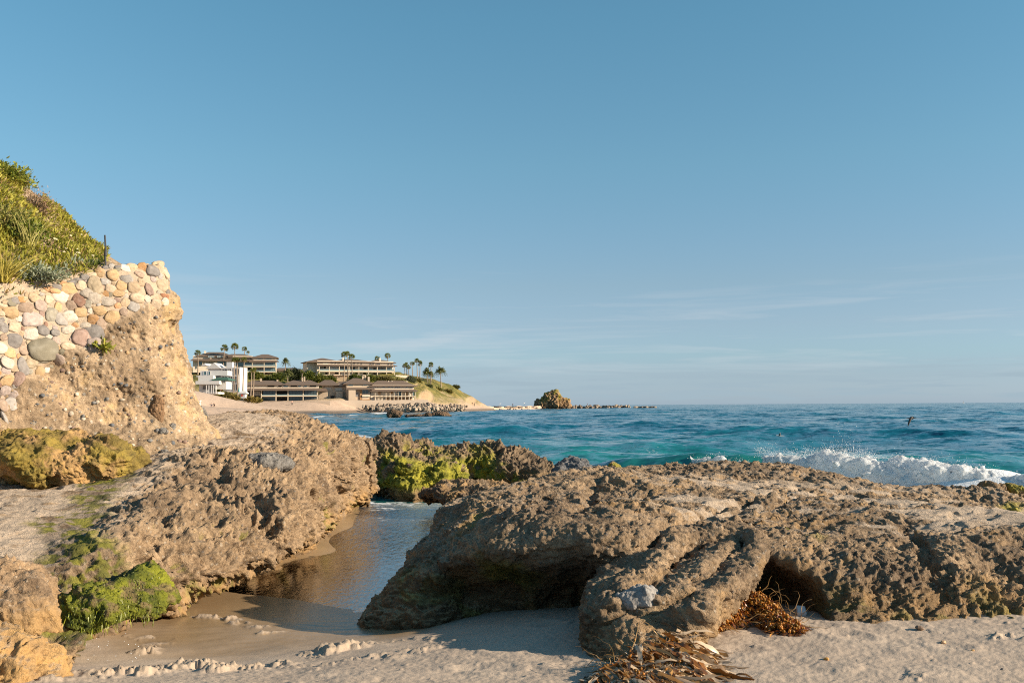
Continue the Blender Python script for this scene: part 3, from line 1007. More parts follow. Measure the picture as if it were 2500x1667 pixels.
def cliff_paint(V, N):
    n1, n2 = fbm(V * 1.0, 4, 171), fbm(V * 4.0, 3, 172)
    k = wall_mask(V) * (V[:, 0] < -4.9)
    hill = sstep(.5, .75, N[:, 2]) * (V[:, 2] > 2.9)
    sand = np.clip(k * .75 * (1 - hill), 0, 1)
    rust = sstep(.0, .35, n1 - .3 * n2) * .6 * (1 - k)
    grey = sstep(.05, .3, -n1 + .3 * n2) * .45 * (1 - k) * (1 - hill)
    return np.stack([0 * n1, sand, rust, grey * .8], 1)


cliff = implicit('cliff', (-10.6, 10.0, .7), (-3.6, 20.6, 6.9), .085, cliff_fn, 2,
                 craggy(181, .07, .036, .024, .02, dip=(.2, .65, 0), squash=1.6, flat_keep=cliff_keep, grit=.014, gritf=15), cliff_paint, MAT_CLIFF)
tag(cliff, kind='structure')
dgr = bpy.context.evaluated_depsgraph_get()
cliff_bvh = BVHTree.FromObject(cliff, dgr)


def hit(px, py, bvh=cliff_bvh):
    r = Vector(ray(px, py)).normalized()
    loc, nor, idx, dist = bvh.ray_cast(Vector((0, 0, CAM_Z)), r)
    return loc, nor


# ---- cobble wall: rounded stones bedded in the face
ICO = None


def ico(sub):
    bm = bmesh.new()
    bmesh.ops.create_icosphere(bm, subdivisions=sub, radius=1.0)
    V = np.array([v.co[:] for v in bm.verts], np.float32)
    F = np.array([[v.index for v in f.verts] for f in bm.faces], np.int32)
    bm.free()
    return V, F


STONES = [  # pixel x, y, radius, height/width, colour
    (103, 855, 34, .78, 'green'), (200, 826, 22, .95, 'plum'), (228, 812, 22, .85, 'slate'), (193, 731, 15, 1.3, 'rustdark'), (226, 780, 12, 1, 'rust'), (363, 706, 16, 1.0, 'plum'),
    (401, 724, 10, .6, 'rustred'), (380, 742, 12, 1, 'cream'), (402, 738, 10, 1, 'white'), (232, 697, 16, 1.25, 'olive'), (297, 698, 12, .9, 'gold'), (164, 705, 19, .7, 'gold'), (135, 711, 15, .5, 'orange'),
    (146, 726, 18, .75, 'white'), (83, 727, 14, .8, 'tan'), (61, 753, 19, .65, 'brown'), (99, 746, 15, .9, 'pinkgrey'), (25, 763, 17, .8, 'gold'), (78, 780, 23, .8, 'lilac'), (106, 809, 15, .9, 'slate'),
    (75, 815, 16, .95, 'white'), (33, 831, 18, 1.0, 'slate'), (56, 854, 10, 1.2, 'brown'), (18, 884, 16, .9, 'white'), (56, 895, 11, 1.8, 'slate'), (17, 930, 17, .8, 'gold'), (44, 925, 12, 1.3, 'plum'),
    (170, 773, 18, .75, 'white'), (198, 762, 16, .7, 'gold'), (176, 747, 15, .9, 'brown'), (229, 728, 15, .85, 'pale'), (261, 737, 17, .6, 'pale'), (276, 672, 15, .9, 'gold'), (309, 681, 15, .6, 'grey'), (257, 688, 10, .9, 'grey'),
    (326, 700, 14, 1.1, 'tan'), (335, 728, 17, .7, 'cream'), (322, 655, 14, .75, 'tan'), (373, 662, 19, .7, 'slate'), (387, 647, 16, .6, 'tan'), (405, 668, 9, 1.3, 'cream'), (340, 670, 12, .6, 'brown'),
    (27, 985, 14, 1.1, 'grey'), (8, 990, 11, 1.3, 'brown'), (12, 1020, 14, 1.2, 'grey'), (10, 800, 11, 1.2, 'slate'), (35, 800, 13, .9, 'cream'), (166, 805, 17, .6, 'pale'), (165, 845, 17, .55, 'cream'),
    (150, 780, 14, 1.2, 'grey'), (126, 770, 16, 1.1, 'greygreen'), (107, 880, 18, .35, 'greygreen'), (12, 955, 14, .9, 'lilac'), (205, 795, 14, .5, 'pale'), (240, 758, 15, .7, 'gold'), (306, 740, 10, 1.1, 'tan'), (287, 716, 13, .6, 'gold'),
    (31, 965, 12, 1.0, 'lilac'), (2, 850, 13, 1.1, 'white'), (345, 690, 10, 1, 'tan'), (210, 715, 13, .9, 'pale'), (272, 706, 14, .7, 'cream'), (304, 655, 14, .6, 'white'), (120, 730, 11, .9, 'cream'), (45, 778, 9, .8, 'white')]
HUES = dict(green=(.17, .17, .125), plum=(.27, .17, .15), slate=(.16, .165, .18), rustdark=(.19, .075, .05), rust=(.42, .20, .05), rustred=(.36, .12, .04), cream=(.62, .48, .34), white=(.66, .58, .50), olive=(.36, .29, .19),
            gold=(.52, .34, .16), orange=(.56, .28, .12), tan=(.48, .35, .22), brown=(.34, .24, .18), pinkgrey=(.36, .28, .25), lilac=(.40, .33, .32), pale=(.46, .41, .35), grey=(.33, .32, .31), greygreen=(.30, .29, .24))


def make_cobbles():
    rng = np.random.default_rng(5)
    st = list(STONES)
    edge_x = np.array([-60, 0, 60, 130, 200, 262, 330, 405])
    edge_y = np.array([760, 744, 724, 702, 680, 652, 650, 650])
    lo_x, lo_y = WALL_LOW[:, 0], WALL_LOW[:, 1]
    names = list(HUES)
    tries = 0
    while tries < 9000:
        tries += 1
        x, y = rng.uniform(-40, 415), rng.uniform(640, 1060)
        if y < np.interp(x, edge_x, edge_y) + 3 or y > np.interp(x, lo_x, lo_y) - 4:
            continue
        r = rng.uniform(5, 12) if tries > 2500 else rng.uniform(11, 18)
        if all((x - s[0]) ** 2 + ((y - s[1]) / max(.75, s[3])) ** 2 > (r * .88 + s[2] * .88) ** 2 for s in st):
            st.append((x, y, r, rng.uniform(.7, 1.15), names[rng.integers(len(names))]))
    # capstones along the top edge
    for x in np.arange(-30, 400, 17):
        st.append((x + rng.uniform(-4, 4), np.interp(x, edge_x, edge_y) + rng.uniform(-1, 3), rng.uniform(8, 13), rng.uniform(.45, .7), ['grey', 'tan', 'pinkgrey', 'orange', 'cream', 'slate'][rng.integers(6)]))
    BV, BF = ico(3)
    VV, FF, CC = [], [], []
    n = 0
    for k, (px, py, r, asp, hue) in enumerate(st):
        loc, nor = hit(px, py)
        if loc is None or loc.y > 17:
            continue
        R = r * loc.y / FPX
        nrm = Vector(nor)
        if nrm.z > .5:
            nrm = (nrm + Vector((.9, -.7, -.6))).normalized()
        q = nrm.to_track_quat('Z', 'Y')
        M = np.array(q.to_matrix())
        ang = rng.uniform(-.5, .5) if asp > .95 else rng.uniform(-.25, .25)
        v = BV.copy()
        # blocky or rounded stones
        pw = rng.uniform(.72, 1.0)
        v = np.sign(v) * np.abs(v) ** pw
        w = np.stack([fbm(BV * 1.1 + k * 3.3, 2, 191 + c) for c in range(3)], 1)
        v = v * (1 + .25 * fbm(BV * .9 + k * 7.7, 2, 195))[:, None] + .12 * w
        v = v * np.array([R * 1.12, R * asp * 1.12, R * .33])
        ca, sa = math.cos(ang), math.sin(ang)
        v = np.stack([v[:, 0] * ca - v[:, 1] * sa, v[:, 0] * sa + v[:, 1] * ca, v[:, 2]], 1)
        v = v @ M.T + np.array(loc) + np.array(nrm) * R * .02
        VV.append(v)
        FF.append(BF + n)
        n += len(v)
        c = (np.array(HUES[hue]) * .72 + np.array([.43, .33, .24]) * .28) * rng.uniform(.7, .95)
        spots = fbm(BV * 3.5 + k * 5.1, 4, 197, .6)[:, None]
        band = fbm(BV * np.array([1, 1, 1]) * 2.2 + k, 2, 199)[:, None]
        CC.append(np.clip(c * (1 + .35 * spots) + .08 * np.maximum(0, band), .02, .8))
    me = np_mesh('cobble_wall', np.vstack(VV), np.vstack(FF))
    set_attr(me, 'tint', np.vstack(CC))
    m, N, out = new_mat('cobblestone')
    pos = N.n('ShaderNodeNewGeometry').outputs['Position']
    col = N.n('ShaderNodeAttribute', attribute_name='tint', attribute_type='GEOMETRY').outputs['Color']
    f = N.noise(pos, 45, 5, .7)
    c = N.mix(N.mapr(f, .4, .75, 0, .5), col, N.mix(1.0, col, (.6, .57, .55), 'MULTIPLY'))
    p = N.n('ShaderNodeBsdfPrincipled', {'Base Color': c, 'Roughness': .85, 'Normal': N.bump(f, .5, .02), 'Specular IOR Level': .3})
    finish(N, out, p.outputs[0])
    o = link('cobble_wall', me, m)
    tag(o, 'retaining wall of rounded multicoloured cobbles set in pale mortar on top of the cliff', 'wall')


make_cobbles()


# ---- plants on the hillside: every leaf is a small face
def leaf_mat(name):
    m, N, out = new_mat(name)
    col = N.n('ShaderNodeAttribute', attribute_name='tint', attribute_type='GEOMETRY').outputs['Color']
    d = N.n('ShaderNodeBsdfPrincipled', {'Base Color': col, 'Roughness': .6, 'Specular IOR Level': .3})
    t = N.n('ShaderNodeBsdfTranslucent', {'Color': N.mix(1.0, col, (1.1, 1.15, .7), 'MULTIPLY')})
    mx = N.n('ShaderNodeMixShader', {0: .3, 1: d.outputs[0], 2: t.outputs[0]})
    finish(N, out, mx.outputs[0])
    return m


MAT_LEAF = leaf_mat('leaves')


def leaves_mesh(name, C, D, L, Wd, tint, rng, curl=.25):
    """one bent leaf of four quads... two, at each point C along direction D"""
    n = len(C)
    D = D / np.linalg.norm(D, axis=1, keepdims=True)
    side = np.cross(D, rng.normal(size=(n, 3)))
    side /= np.linalg.norm(side, axis=1, keepdims=True) + 1e-9
    up = np.cross(side, D)
    L, Wd = np.asarray(L)[:, None], np.asarray(Wd)[:, None]
    mid = C + D * L * .55 + up * L * curl * .2
    tip = C + D * L - up * L * curl * .3
    V = np.stack([C - side * Wd * .25, C + side * Wd * .25, mid + side * Wd * .5, mid - side * Wd * .5, tip + side * Wd * .12, tip - side * Wd * .12], 1)
    i = np.arange(n)[:, None] * 6
    F = np.concatenate([i + np.array([[0, 1, 2, 3]]), i + np.array([[3, 2, 4, 5]])])
    me = np_mesh(name, V.reshape(-1, 3), F)
    set_attr(me, 'tint', np.repeat(tint, 6, 0))
    return me


def hill_points(n, rng, x0=-9.6, x1=-4.9, y0=11.2, y1=18.4):
    out = []
    for _ in range(n):
        x, y = rng.uniform(x0, x1), rng.uniform(y0, y1)
        loc, nor, i, d = cliff_bvh.ray_cast(Vector((x, y, 9)), Vector((0, 0, -1)))
        if loc is not None and nor.z > .3 and loc.z > 2.9:
            out.append((*loc, *nor))
    return np.array(out)


def cover():
    rng = np.random.default_rng(11)
    A = hill_points(70000, rng)
    P, Nn = A[:, :3], A[:, 3:]
    n1 = fbm(P * 1.3, 3, 201)
    n2 = fbm(P * 3.0, 3, 202)
    qx, qy = to_px(P)
    bare = (np.hypot((qx - 75) / 26, (qy - 470) / 42) < 1) | ((qx > 255) & (qy < 660))
    edge = np.interp(qx, [0, 60, 130, 200, 262], [738, 718, 696, 672, 640])
    keep = (~bare) & (rng.random(len(P)) < sstep(-.65, -.1, n1 + .3 * n2) * .95) & (qy < edge + 2)
    P, Nn, n1, n2, qx, qy = P[keep], Nn[keep], n1[keep], n2[keep], qx[keep], qy[keep]
    k = len(P)
    D = Nn * .9 + rng.normal(size=(k, 3)) * .6 + np.array([.25, -.1, .2])
    g = np.clip(.5 + n1 * .9 + rng.normal(size=k) * .18, 0, 1)[:, None]
    tint = np.array([.15, .18, .028]) * (1 - g) + np.array([.42, .37, .065]) * g
    grey = (sstep(.12, .3, n2) * (qy > 640) * (rng.random(k) < .6))[:, None]
    tint = tint * (1 - grey) + np.array([.24, .27, .20]) * grey
    dry = (rng.random(k) < .12)[:, None]
    tint = np.where(dry, np.array([.36, .25, .13]), tint) * rng.uniform(.7, 1.25, (k, 1))
    C = P + Nn * rng.uniform(-.01, .10, (k, 1)) * sstep(-.4, .4, n1)[:, None]
    me = leaves_mesh('ground_cover', C, D, rng.uniform(.05, .11, k), rng.uniform(.014, .03, k), tint, rng)
    o = link('ground_cover', me, MAT_LEAF)
    tag(o, 'yellow green succulent ground cover and low leaves covering the slope above the cobble wall', 'ground cover', kind='stuff')
    # flowers: white and yellow daisies low on the slope
    for nm, hue, cnt, lab, xr, yr in (('daisy', (.62, .56, .36), 15, 'small pale daisies scattered low on the green slope', (120, 235), (560, 640)),):
        for _ in range(cnt):
            loc, nor = hit(rng.uniform(*xr), rng.uniform(*yr))
            if loc is None or loc.y > 18:
                continue
            a = np.arange(10) / 10 * 2 * math.pi
            rr = np.where(np.arange(10) % 2 == 0, .026, .018)
            M = np.array((Vector(nor) + Vector((.3, -.5, .2))).normalized().to_track_quat('Z', 'Y').to_matrix())
            ring = np.stack([rr * np.cos(a), rr * np.sin(a), .004 + 0 * a], 1)
            V = np.vstack([ring, [[0, 0, .012]], [[0, 0, -.06]]]) @ M.T + np.array(loc) + np.array(nor) * .09
            F = np.array([[k, (k + 1) % 10, 10] for k in range(10)] + [[(k + 1) % 10, k, 11] for k in range(10)])
            me = np_mesh('daisy', V, F, False)
            set_attr(me, 'tint', np.repeat([hue], 12, 0))
            tag(link('daisy', me, MAT_LEAF), lab, 'flower', 'daisies on the slope')


cover()


def tuft(name, base, nb, length, spread, hue, label, cat, seed, width=.012, lean=(0, 0, 0), group=None):
    rng = np.random.default_rng(seed)
    V, F, T = [], [], []
    n = 0
    for k in range(nb):
        a = rng.uniform(0, 2 * math.pi)
        d = np.array([math.cos(a) * spread * rng.random() ** .5, math.sin(a) * spread * rng.random() ** .5, 1.0]) + np.array(lean)
        d /= np.linalg.norm(d)
        L = length * rng.uniform(.55, 1.1)
        side = np.cross(d, [math.cos(a + 1.2), math.sin(a + 1.2), .1])
        side /= np.linalg.norm(side)
        p = np.array(base) + np.array([rng.normal() * .05, rng.normal() * .05, 0])
        droop = np.array([math.cos(a), math.sin(a), -.5]) * L * rng.uniform(.05, .35)
        for t in (0, .35, .7, 1):
            c = p + d * L * t + droop * t * t
            w = width * (1 - .85 * t)
            V += [c - side * w, c + side * w]
        i = n
        F += [[i + 2 * q, i + 2 * q + 1, i + 2 * q + 3, i + 2 * q + 2] for q in range(3)]
        n += 8
        T += [np.array(hue) * rng.uniform(.7, 1.3)] * 8
    me = np_mesh(name, np.array(V), np.array(F))
    set_attr(me, 'tint', np.array(T))
    return tag(link(name, me, MAT_LEAF), label, cat, group)


def bush(name, base, rad, nl, hue, label, cat, seed, size=.05, twigs=40, hue2=None, group=None):
    """a shrub: twigs and a loose crown of leaves"""
    rng = np.random.default_rng(seed)
    base = np.array(base)
    o = empty(name, base)
    tag(o, label, cat, group)
    V, F = [], []
    n = 0
    tips = []
    for k in range(twigs):
        d = rng.normal(size=3)
        d[2] = abs(d[2]) * .9 + .25
        d /= np.linalg.norm(d)
        tip = d * np.array(rad) * rng.uniform(.6, 1.0)
        mid = tip * .5 + rng.normal(size=3) * .06 * np.mean(rad)
        pts = [np.zeros(3), mid, tip]
        tips += [mid, tip]
        s = np.cross(d, [.3, .2, .9])
        s /= np.linalg.norm(s)
        u = np.cross(s, d)
        for t, c in enumerate(pts):
            w = .012 * np.mean(rad) / .5 * (1 - .4 * t)
            V += [c + s * w, c - .5 * s * w + .87 * u * w, c - .5 * s * w - .87 * u * w]
        for t in range(2):
            for q in range(3):
                F.append([n + 3 * t + q, n + 3 * t + (q + 1) % 3, n + 3 * t + 3 + (q + 1) % 3, n + 3 * t + 3 + q])
        n += 9
    me = np_mesh('twigs', np.array(V), np.array(F))
    set_attr(me, 'tint', np.full((len(V), 3), .14) * np.array([1, .75, .55]))
    link('twigs', me, MAT_LEAF, o)
    tips = np.array(tips)
    c = tips[rng.integers(len(tips), size=nl)] + rng.normal(size=(nl, 3)) * .13 * np.mean(rad)
    c[:, 2] = np.maximum(c[:, 2], .0)
    D = c / (np.linalg.norm(c, axis=1, keepdims=True) + 1e-6) + rng.normal(size=(nl, 3)) * .8
    g = rng.random((nl, 1))
    tint = (np.array(hue) * (1 - g) + np.array(hue2 or hue) * g) * rng.uniform(.65, 1.3, (nl, 1))
    me = leaves_mesh('foliage', c, D, rng.uniform(.6, 1.3, nl) * size, rng.uniform(.25, .5, nl) * size, tint, rng)
    link('foliage', me, MAT_LEAF, o)
    return o


def slope_at(px, py, dn=0.0):
    loc, nor = hit(px, py)
    return np.array(loc) - np.array([0, 0, dn])


tuft('grass_tuft', slope_at(66, 612), 70, .62, .38, (.38, .34, .12), 'tall straw coloured grass tuft in the middle of the slope', 'grass tuft', 21, .009)
tuft('grass_tuft', slope_at(4, 690), 90, .62, .7, (.40, .33, .08), 'golden grass tuft at the left edge just above the cobble wall', 'grass tuft', 22, .01, (.35, 0, 0))
bush('dry_shrub', slope_at(86, 525), (.34, .3, .46), 1500, (.34, .20, .13), 'leafless looking pinkish brown dry shrub on the skyline of the slope', 'shrub', 23, .035, 160, (.42, .30, .17))
bush('green_shrub', slope_at(14, 440), (.42, .4, .28), 1100, (.10, .15, .02), 'leafy yellow green shrub highest on the slope', 'shrub', 24, .07, 60, (.34, .33, .05))
bush('green_shrub', slope_at(45, 455), (.30, .3, .30), 700, (.12, .17, .025), 'small bushy green shrub below the highest shrub on the slope', 'shrub', 25, .06, 40, (.38, .34, .06))
bush('green_shrub', slope_at(50, 585), (.42, .35, .30), 900, (.08, .125, .02), 'darker green shrub behind the tall straw grass', 'shrub', 26, .07, 50, (.24, .26, .04))
bush('green_shrub', slope_at(12, 560), (.45, .35, .34), 1100, (.16, .19, .04), 'olive green shrub at the left edge between the two grass tufts', 'shrub', 27, .06, 60, (.36, .30, .10))
bush('grey_shrub', slope_at(90, 685), (.45, .3, .20), 1100, (.22, .26, .18), 'low silvery grey green shrub just above the cobble wall', 'shrub', 28, .05, 50, (.34, .36, .27))
bush('succulent', np.array(hit(240, 850)[0]) + np.array([.02, -.02, -.02]), (.17, .14, .13), 160, (.14, .17, .02), 'small yellow green succulent growing out of the cliff below the cobbles', 'plant', 29, .085, 14, (.36, .33, .06))
pb = hit(258, 652)[0]
bm = bmesh.new()
for (z0, z1, r0, r1) in ((-.15, .17, .016, .015), (.17, .24, .024, .022), (.24, .48, .015, .013)):
    bmesh.ops.create_cone(bm, cap_ends=True, segments=8, radius1=r0, radius2=r1, depth=z1 - z0, matrix=Matrix.Translation((-.035 * (z0 + z1) / 2, 0, (z0 + z1) / 2)) @ Matrix.Rotation(-.07, 4, 'Y'))
me = bpy.data.meshes.new('iron_post')
bm.to_mesh(me)
bm.free()
o = link('iron_post', me, plain('dark_iron', (.035, .037, .042), .55))
o.location = pb
tag(o, 'short thin dark iron post standing in the plants behind the cobble wall', 'post')

# pebbles and lumps weathering out of the cliff face
def pebbles():
    rng = np.random.default_rng(71)
    BV, BF = ico(2)
    VV, FF, CC, n = [], [], [], 0
    for k in range(420):
        px, py = rng.uniform(60, 500), rng.uniform(720, 1110)
        if py < np.interp(px, WALL_LOW[:, 0], WALL_LOW[:, 1]) + 12:
            continue
        loc, nor = hit(px, py)
        if loc is None or loc.y > 17.5 or loc.y < 12.4:
            continue
        R = .012 + .03 * rng.random() ** 3
        M = np.array(Vector(nor).to_track_quat('Z', 'Y').to_matrix())
        v = BV * (1 + .3 * fbm(BV * 1.2 + k, 2, 72))[:, None] * np.array([R, R * rng.uniform(.6, 1), R * .7])
        VV.append(v @ M.T + np.array(loc))
        FF.append(BF + n)
        n += len(v)
        c = np.array([(.12, .125, .135), (.17, .165, .16), (.36, .24, .13), (.50, .42, .33), (.22, .15, .12)][rng.integers(5)]) * rng.uniform(.8, 1.2)
        CC.append(np.repeat(c[None], len(v), 0))
    me = np_mesh('pebbles', np.vstack(VV), np.vstack(FF))
    set_attr(me, 'tint', np.vstack(CC))
    tag(link('pebbles', me, bpy.data.materials['cobblestone']), kind='stuff')


pebbles()
MAT_CHUNK = rock_mat('brown_layered_stone', (.17, .10, .055), (.34, .22, .13), pebbles=.1)
for px, py, r, mt, lab, sd_ in ((385, 1002, (.10, .10, .20), MAT_CHUNK, 'brown wood like stone lump sticking out of the lower cliff face', 501),
                                (419, 1043, (.065, .06, .065), bpy.data.materials['slate_grey_rock'], 'round dark grey stone embedded low in the cliff, right of the brown lump', 502),
                                (398, 1054, (.05, .05, .055), bpy.data.materials['slate_grey_rock'], 'smaller grey stone embedded low in the cliff under the brown lump', 503),
                                (402, 1107, (.06, .055, .045), bpy.data.materials['slate_grey_rock'], 'grey stone resting on the sand at the cliff foot', 504)):
    loc, nor = hit(px, py)
    if loc is None or loc.y > 18:
        continue
    o = boulder('embedded_stone', np.array(loc) + np.array(nor) * r[0] * .2, r, sd_, mt, .4, r[0] / 4, 2, (.008, .012, .0, .006), warp=.2)
    tag(o, lab, 'stone')
# ------------------------------------------------------------------ sea
SW = [  # swell and breaker crests: path of (x, y), height, width in front, width behind
    (np.array([[-1.0, 49], [3.0, 47.5], [6.5, 46], [10, 45], [14, 46]]), .50, 2.6, 5.5),
    (np.array([[2.0, 37.5], [4.5, 36.2], [7.0, 36.0], [9.5, 37]]), .42, 1.6, 4.0),
    (np.array([[1.2, 33.0], [3.0, 31.6], [4.6, 30.5], [6.6, 29.3], [8.4, 28.3], [10.5, 26.6], [13.0, 25.0], [16.5, 23.6]]), .66, .9, 3.2),
    (np.array([[9, 75], [20, 70], [32, 72]]), .4, 3, 7),
    (np.array([[-16, 90], [-6, 84], [4, 86]]), .35, 3, 7)]


def crest(x, y, path, hgt, wf, wb):
    """height of one swell: steep towards the beach, long behind"""
    best = np.full(x.shape, 1e9)
    s = np.zeros(x.shape)
    tt = np.zeros(x.shape)
    n = len(path) - 1
    for k in range(n):
        a, b = path[k], path[k + 1]
        d, t = seg_dist(a, b, x, y)
        e = b - a
        sgn = np.sign((x - a[0]) * -e[1] + (y - a[1]) * e[0])
        m = d < best
        best = np.where(m, d, best)
        s = np.where(m, sgn, s)
        tt = np.where(m, (k + t) / n, tt)
    fade = sstep(0, .22, tt) * sstep(1, .8, tt)
    w = np.where(s > 0, wb, wf)
    return hgt * fade * np.exp(-(best / w) ** 2 * 1.2), best * s, tt


rngw = np.random.default_rng(3)
WAVES = []
for k in range(54):
    lam = .45 * (36 / .45) ** (k / 53)
    th = -math.pi / 2 + rngw.normal() * .55 + .25
    WAVES.append((lam, math.cos(th), math.sin(th), rngw.uniform(0, 6.28), lam ** .72 * .02))


def sea_height(x, y):
    cell = np.maximum(.006, y * .0125)
    z = np.zeros_like(x)
    calm = .25 + .75 * sstep(24, 36, y + .3 * x)
    P = np.stack([x, y, 0 * x], 1).astype(np.float32)
    patch = .75 + .5 * perlin(P * .05, 211) + .5 * perlin(P * .17, 212)
    for lam, cx, cy, ph, a in WAVES:
        vis = sstep(1.6, 3.5, lam / cell)
        if vis.max() <= 0:
            continue
        arg = 2 * math.pi / lam * (cx * x + cy * y) + ph + 1.2 * perlin(P * (.35 / lam), int(lam * 37) + 220)
        sn = np.sin(arg)
        z += vis * a * (1 - np.abs(np.sin(arg / 2)) * 2 + .3 * sn) * .6
    z *= calm * patch
    far = sstep(400, 90, y)
    hw = np.zeros_like(x)
    info = []
    for pth, hgt, wf, wb in SW:
        h, s, t = crest(x + 1.2 * perlin(P * .12, 215), y + .8 * perlin(P * .2, 216), pth, hgt, wf, wb)
        hw += h
        info.append((s, t, h))
    return z + hw * far, info, P


COAST = np.array([[-62, 330], [-40, 300], [-12, 262], [-6, 205], [-14, 150], [-22, 110], [-20, 70], [-13, 45], [-6, 27]])
SHORE = onl([(455, 1030, .0), (700, 1018, 0), (760, 1012, 0), (830, 1006, 0), (900, 1003, 0)])


def wash(x, y, P):
    """lacy foam in the mouth of the channel"""
    n1, n2 = fbm(P * .8, 4, 231), fbm(P * 3.5, 4, 232)
    web = sstep(.10, .0, np.abs(fbm(P * np.array([1.2, 2.4, 1], np.float32), 4, 234))) * sstep(-.25, .15, n1)
    f = sstep(2.4, .7, path_dist(CHAN, x, y) + .5 * n1) * (.29 + .40 * web)
    return np.maximum(f, sstep(.6, .1, path_dist(CHAN2, x, y) + .5 * n2) * (.28 + .32 * web))


CHAN = onl([(900, 1225, 0), (960, 1232, 0), (1040, 1240, 0), (1110, 1235, 0)])
CHAN2 = onl([(880, 1262, 0), (950, 1270, 0), (1030, 1266, 0)])


def make_sea():
    x, y, Q = fan_grid(20.6, 9000.0, 980, 980, 1.0)
    z, info, P = sea_height(x, y)
    foam = np.zeros_like(x)
    n1, n2 = fbm(P * .8, 4, 231), fbm(P * 3.5, 4, 232)
    n3 = fbm(P * np.array([.5, 1.6, 1], np.float32), 4, 233)
    web = sstep(.10, .0, np.abs(fbm(P * np.array([1.2, 2.4, 1], np.float32), 4, 234))) * sstep(-.15, .25, n1)
    foam = np.maximum(foam, wash(x, y, P))
    foam = np.maximum(foam, sstep(.9, .1, path_dist(np.array([[-4.4, 22.4], [-3.2, 22.2], [-1.4, 22.1], [-.4, 22.0], [.6, 22.1]]), x, y) + .6 * n2) * .6)
    for pts, w, a in ((onl([(790, 1064, 0), (850, 1062, 0), (905, 1068, 0)]), 3.0, .95), (onl([(800, 1050, 0), (860, 1054, 0)]), 2.0, .5), (onl([(985, 1070, 0), (1040, 1078, 0), (1100, 1086, 0)]), 2.2, .9),
                      (onl([(1560, 1075, 0), (1640, 1078, 0), (1700, 1083, 0)]), .8, .3)):
        foam = np.maximum(foam, a * sstep(w, w * .25, path_dist(pts, x, y) + w * .9 * n1 + w * .5 * n2))
    # wash along the far beach and the boulders
    for pts, w, a in ((onl([(640, 1022, 0), (760, 1016, 0), (860, 1013, 0), (905, 1011, 0)]), 2.6, .95), (onl([(880, 1009, 0), (1000, 1003, 0), (1130, 1000, 0), (1200, 997.5, 0), (1330, 996.5, 0)]), 5.0, .9),
                      (onl([(800, 1008, 0), (940, 1003, 0), (1050, 1001, 0)]), 4.0, .6), (onl([(880, 1016, 0), (1010, 1018, 0), (1110, 1014, 0)]), 2.0, .5)):
        foam = np.maximum(foam, a * sstep(w, w * .3, path_dist(pts, x, y) + w * .8 * n1 + w * .4 * n2))
    # breaker: white from the crest down its front, streaks behind
    s, t, h = info[2]
    t = (t * 7 - 2) / 5
    foam = np.maximum(foam, sstep(.28, .42, t + .1 * n1) * sstep(-2.2, -.6, s + .5 * n1) * sstep(1.0, .0, s + .7 * n2))
    foam = np.maximum(foam, .75 * sstep(.3, .5, t) * sstep(-6.5, -1.5, s) * sstep(.5, -1, s) * web)
    foam = np.maximum(foam, .8 * sstep(.18, .3, t) * sstep(.35, .15, np.abs(s - .05) + .2 * n2) * sstep(.45, .3, t))
    s, t, h = info[1]
    foam = np.maximum(foam, .55 * sstep(.12, .22, t) * sstep(.42, .30, t) * sstep(-1.3, -.2, s + .5 * n2) * sstep(.5, .1, s) * sstep(-.2, .35, n2 + n1))
    caps = sstep(.36, .46, n3 + .3 * n2) * sstep(60, 140, y) * sstep(900, 300, y) * .35
    foam = np.maximum(foam, caps * (fbm(P * .02, 2, 236) > .25))
    shallow = sstep(95, 26, y + .9 * x * sstep(0, 30, x)) * .9
    shallow = np.maximum(shallow, sstep(.12, .5, info[2][2] + info[1][2] + .6 * info[0][2]) * .95)
    silt = sstep(23.5, 19.5, y) * .6
    silt = np.maximum(silt, .8 * sstep(14, 3, path_dist(onl([(600, 1026, 0), (760, 1018, 0), (900, 1012, 0)]), x, y)))
    silt = np.maximum(silt, .55 * sstep(.2, .45, info[1][2]) * sstep(.7, .1, info[1][1]) * (info[1][0] < .3))
    me = np_mesh('sea', np.stack([x, y, z], 1), Q)
    set_attr(me, 'mask', np.stack([foam, shallow, silt, 0 * x], 1))
    m, N, out = new_mat('sea_water')
    pos = N.n('ShaderNodeNewGeometry').outputs['Position']
    at_ = N.n('ShaderNodeAttribute', attribute_name='mask', attribute_type='GEOMETRY')
    sp = N.n('ShaderNodeSeparateColor', {0: at_.outputs['Color']})
    fm, shl, sil = sp.outputs[0], sp.outputs[1], sp.outputs[2]
    st = N.n('ShaderNodeMapping', {'Vector': pos, 'Scale': (.55, 1.0, 1.0)}).outputs[0]
    # slopes of waves at four sizes, straight from noise so that they hold at any distance
    def tilt(scale, det, amp):
        c_ = N.n('ShaderNodeTexNoise', {'Vector': st, 'Scale': scale, 'Detail': det, 'Roughness': .6, 'Distortion': .4}).outputs['Color']
        v_ = N.n('ShaderNodeVectorMath', {0: c_, 1: (.5, .5, .5)}, operation='SUBTRACT').outputs[0]
        return N.n('ShaderNodeVectorMath', {0: v_, 1: (amp * .7, amp, 0)}, operation='MULTIPLY').outputs[0]
    dist_ = N.n('ShaderNodeSeparateXYZ', {0: pos}).outputs[1]
    nrm_ = N.n('ShaderNodeNewGeometry').outputs['Normal']
    for sc_, dt_, am_ in ((7.0, 3, .8), (2.0, 4, 1.6), (.55, 4, 1.35), (.14, 3, .7), (.03, 3, .35)):
        v_ = tilt(sc_, dt_, am_)
        v_ = N.n('ShaderNodeVectorMath', {0: v_, 'Scale': N.mapr(dist_, 18, 45, .35, 1.0)}, operation='SCALE').outputs[0]
        nrm_ = N.n('ShaderNodeVectorMath', {0: nrm_, 1: v_}, operation='ADD').outputs[0]
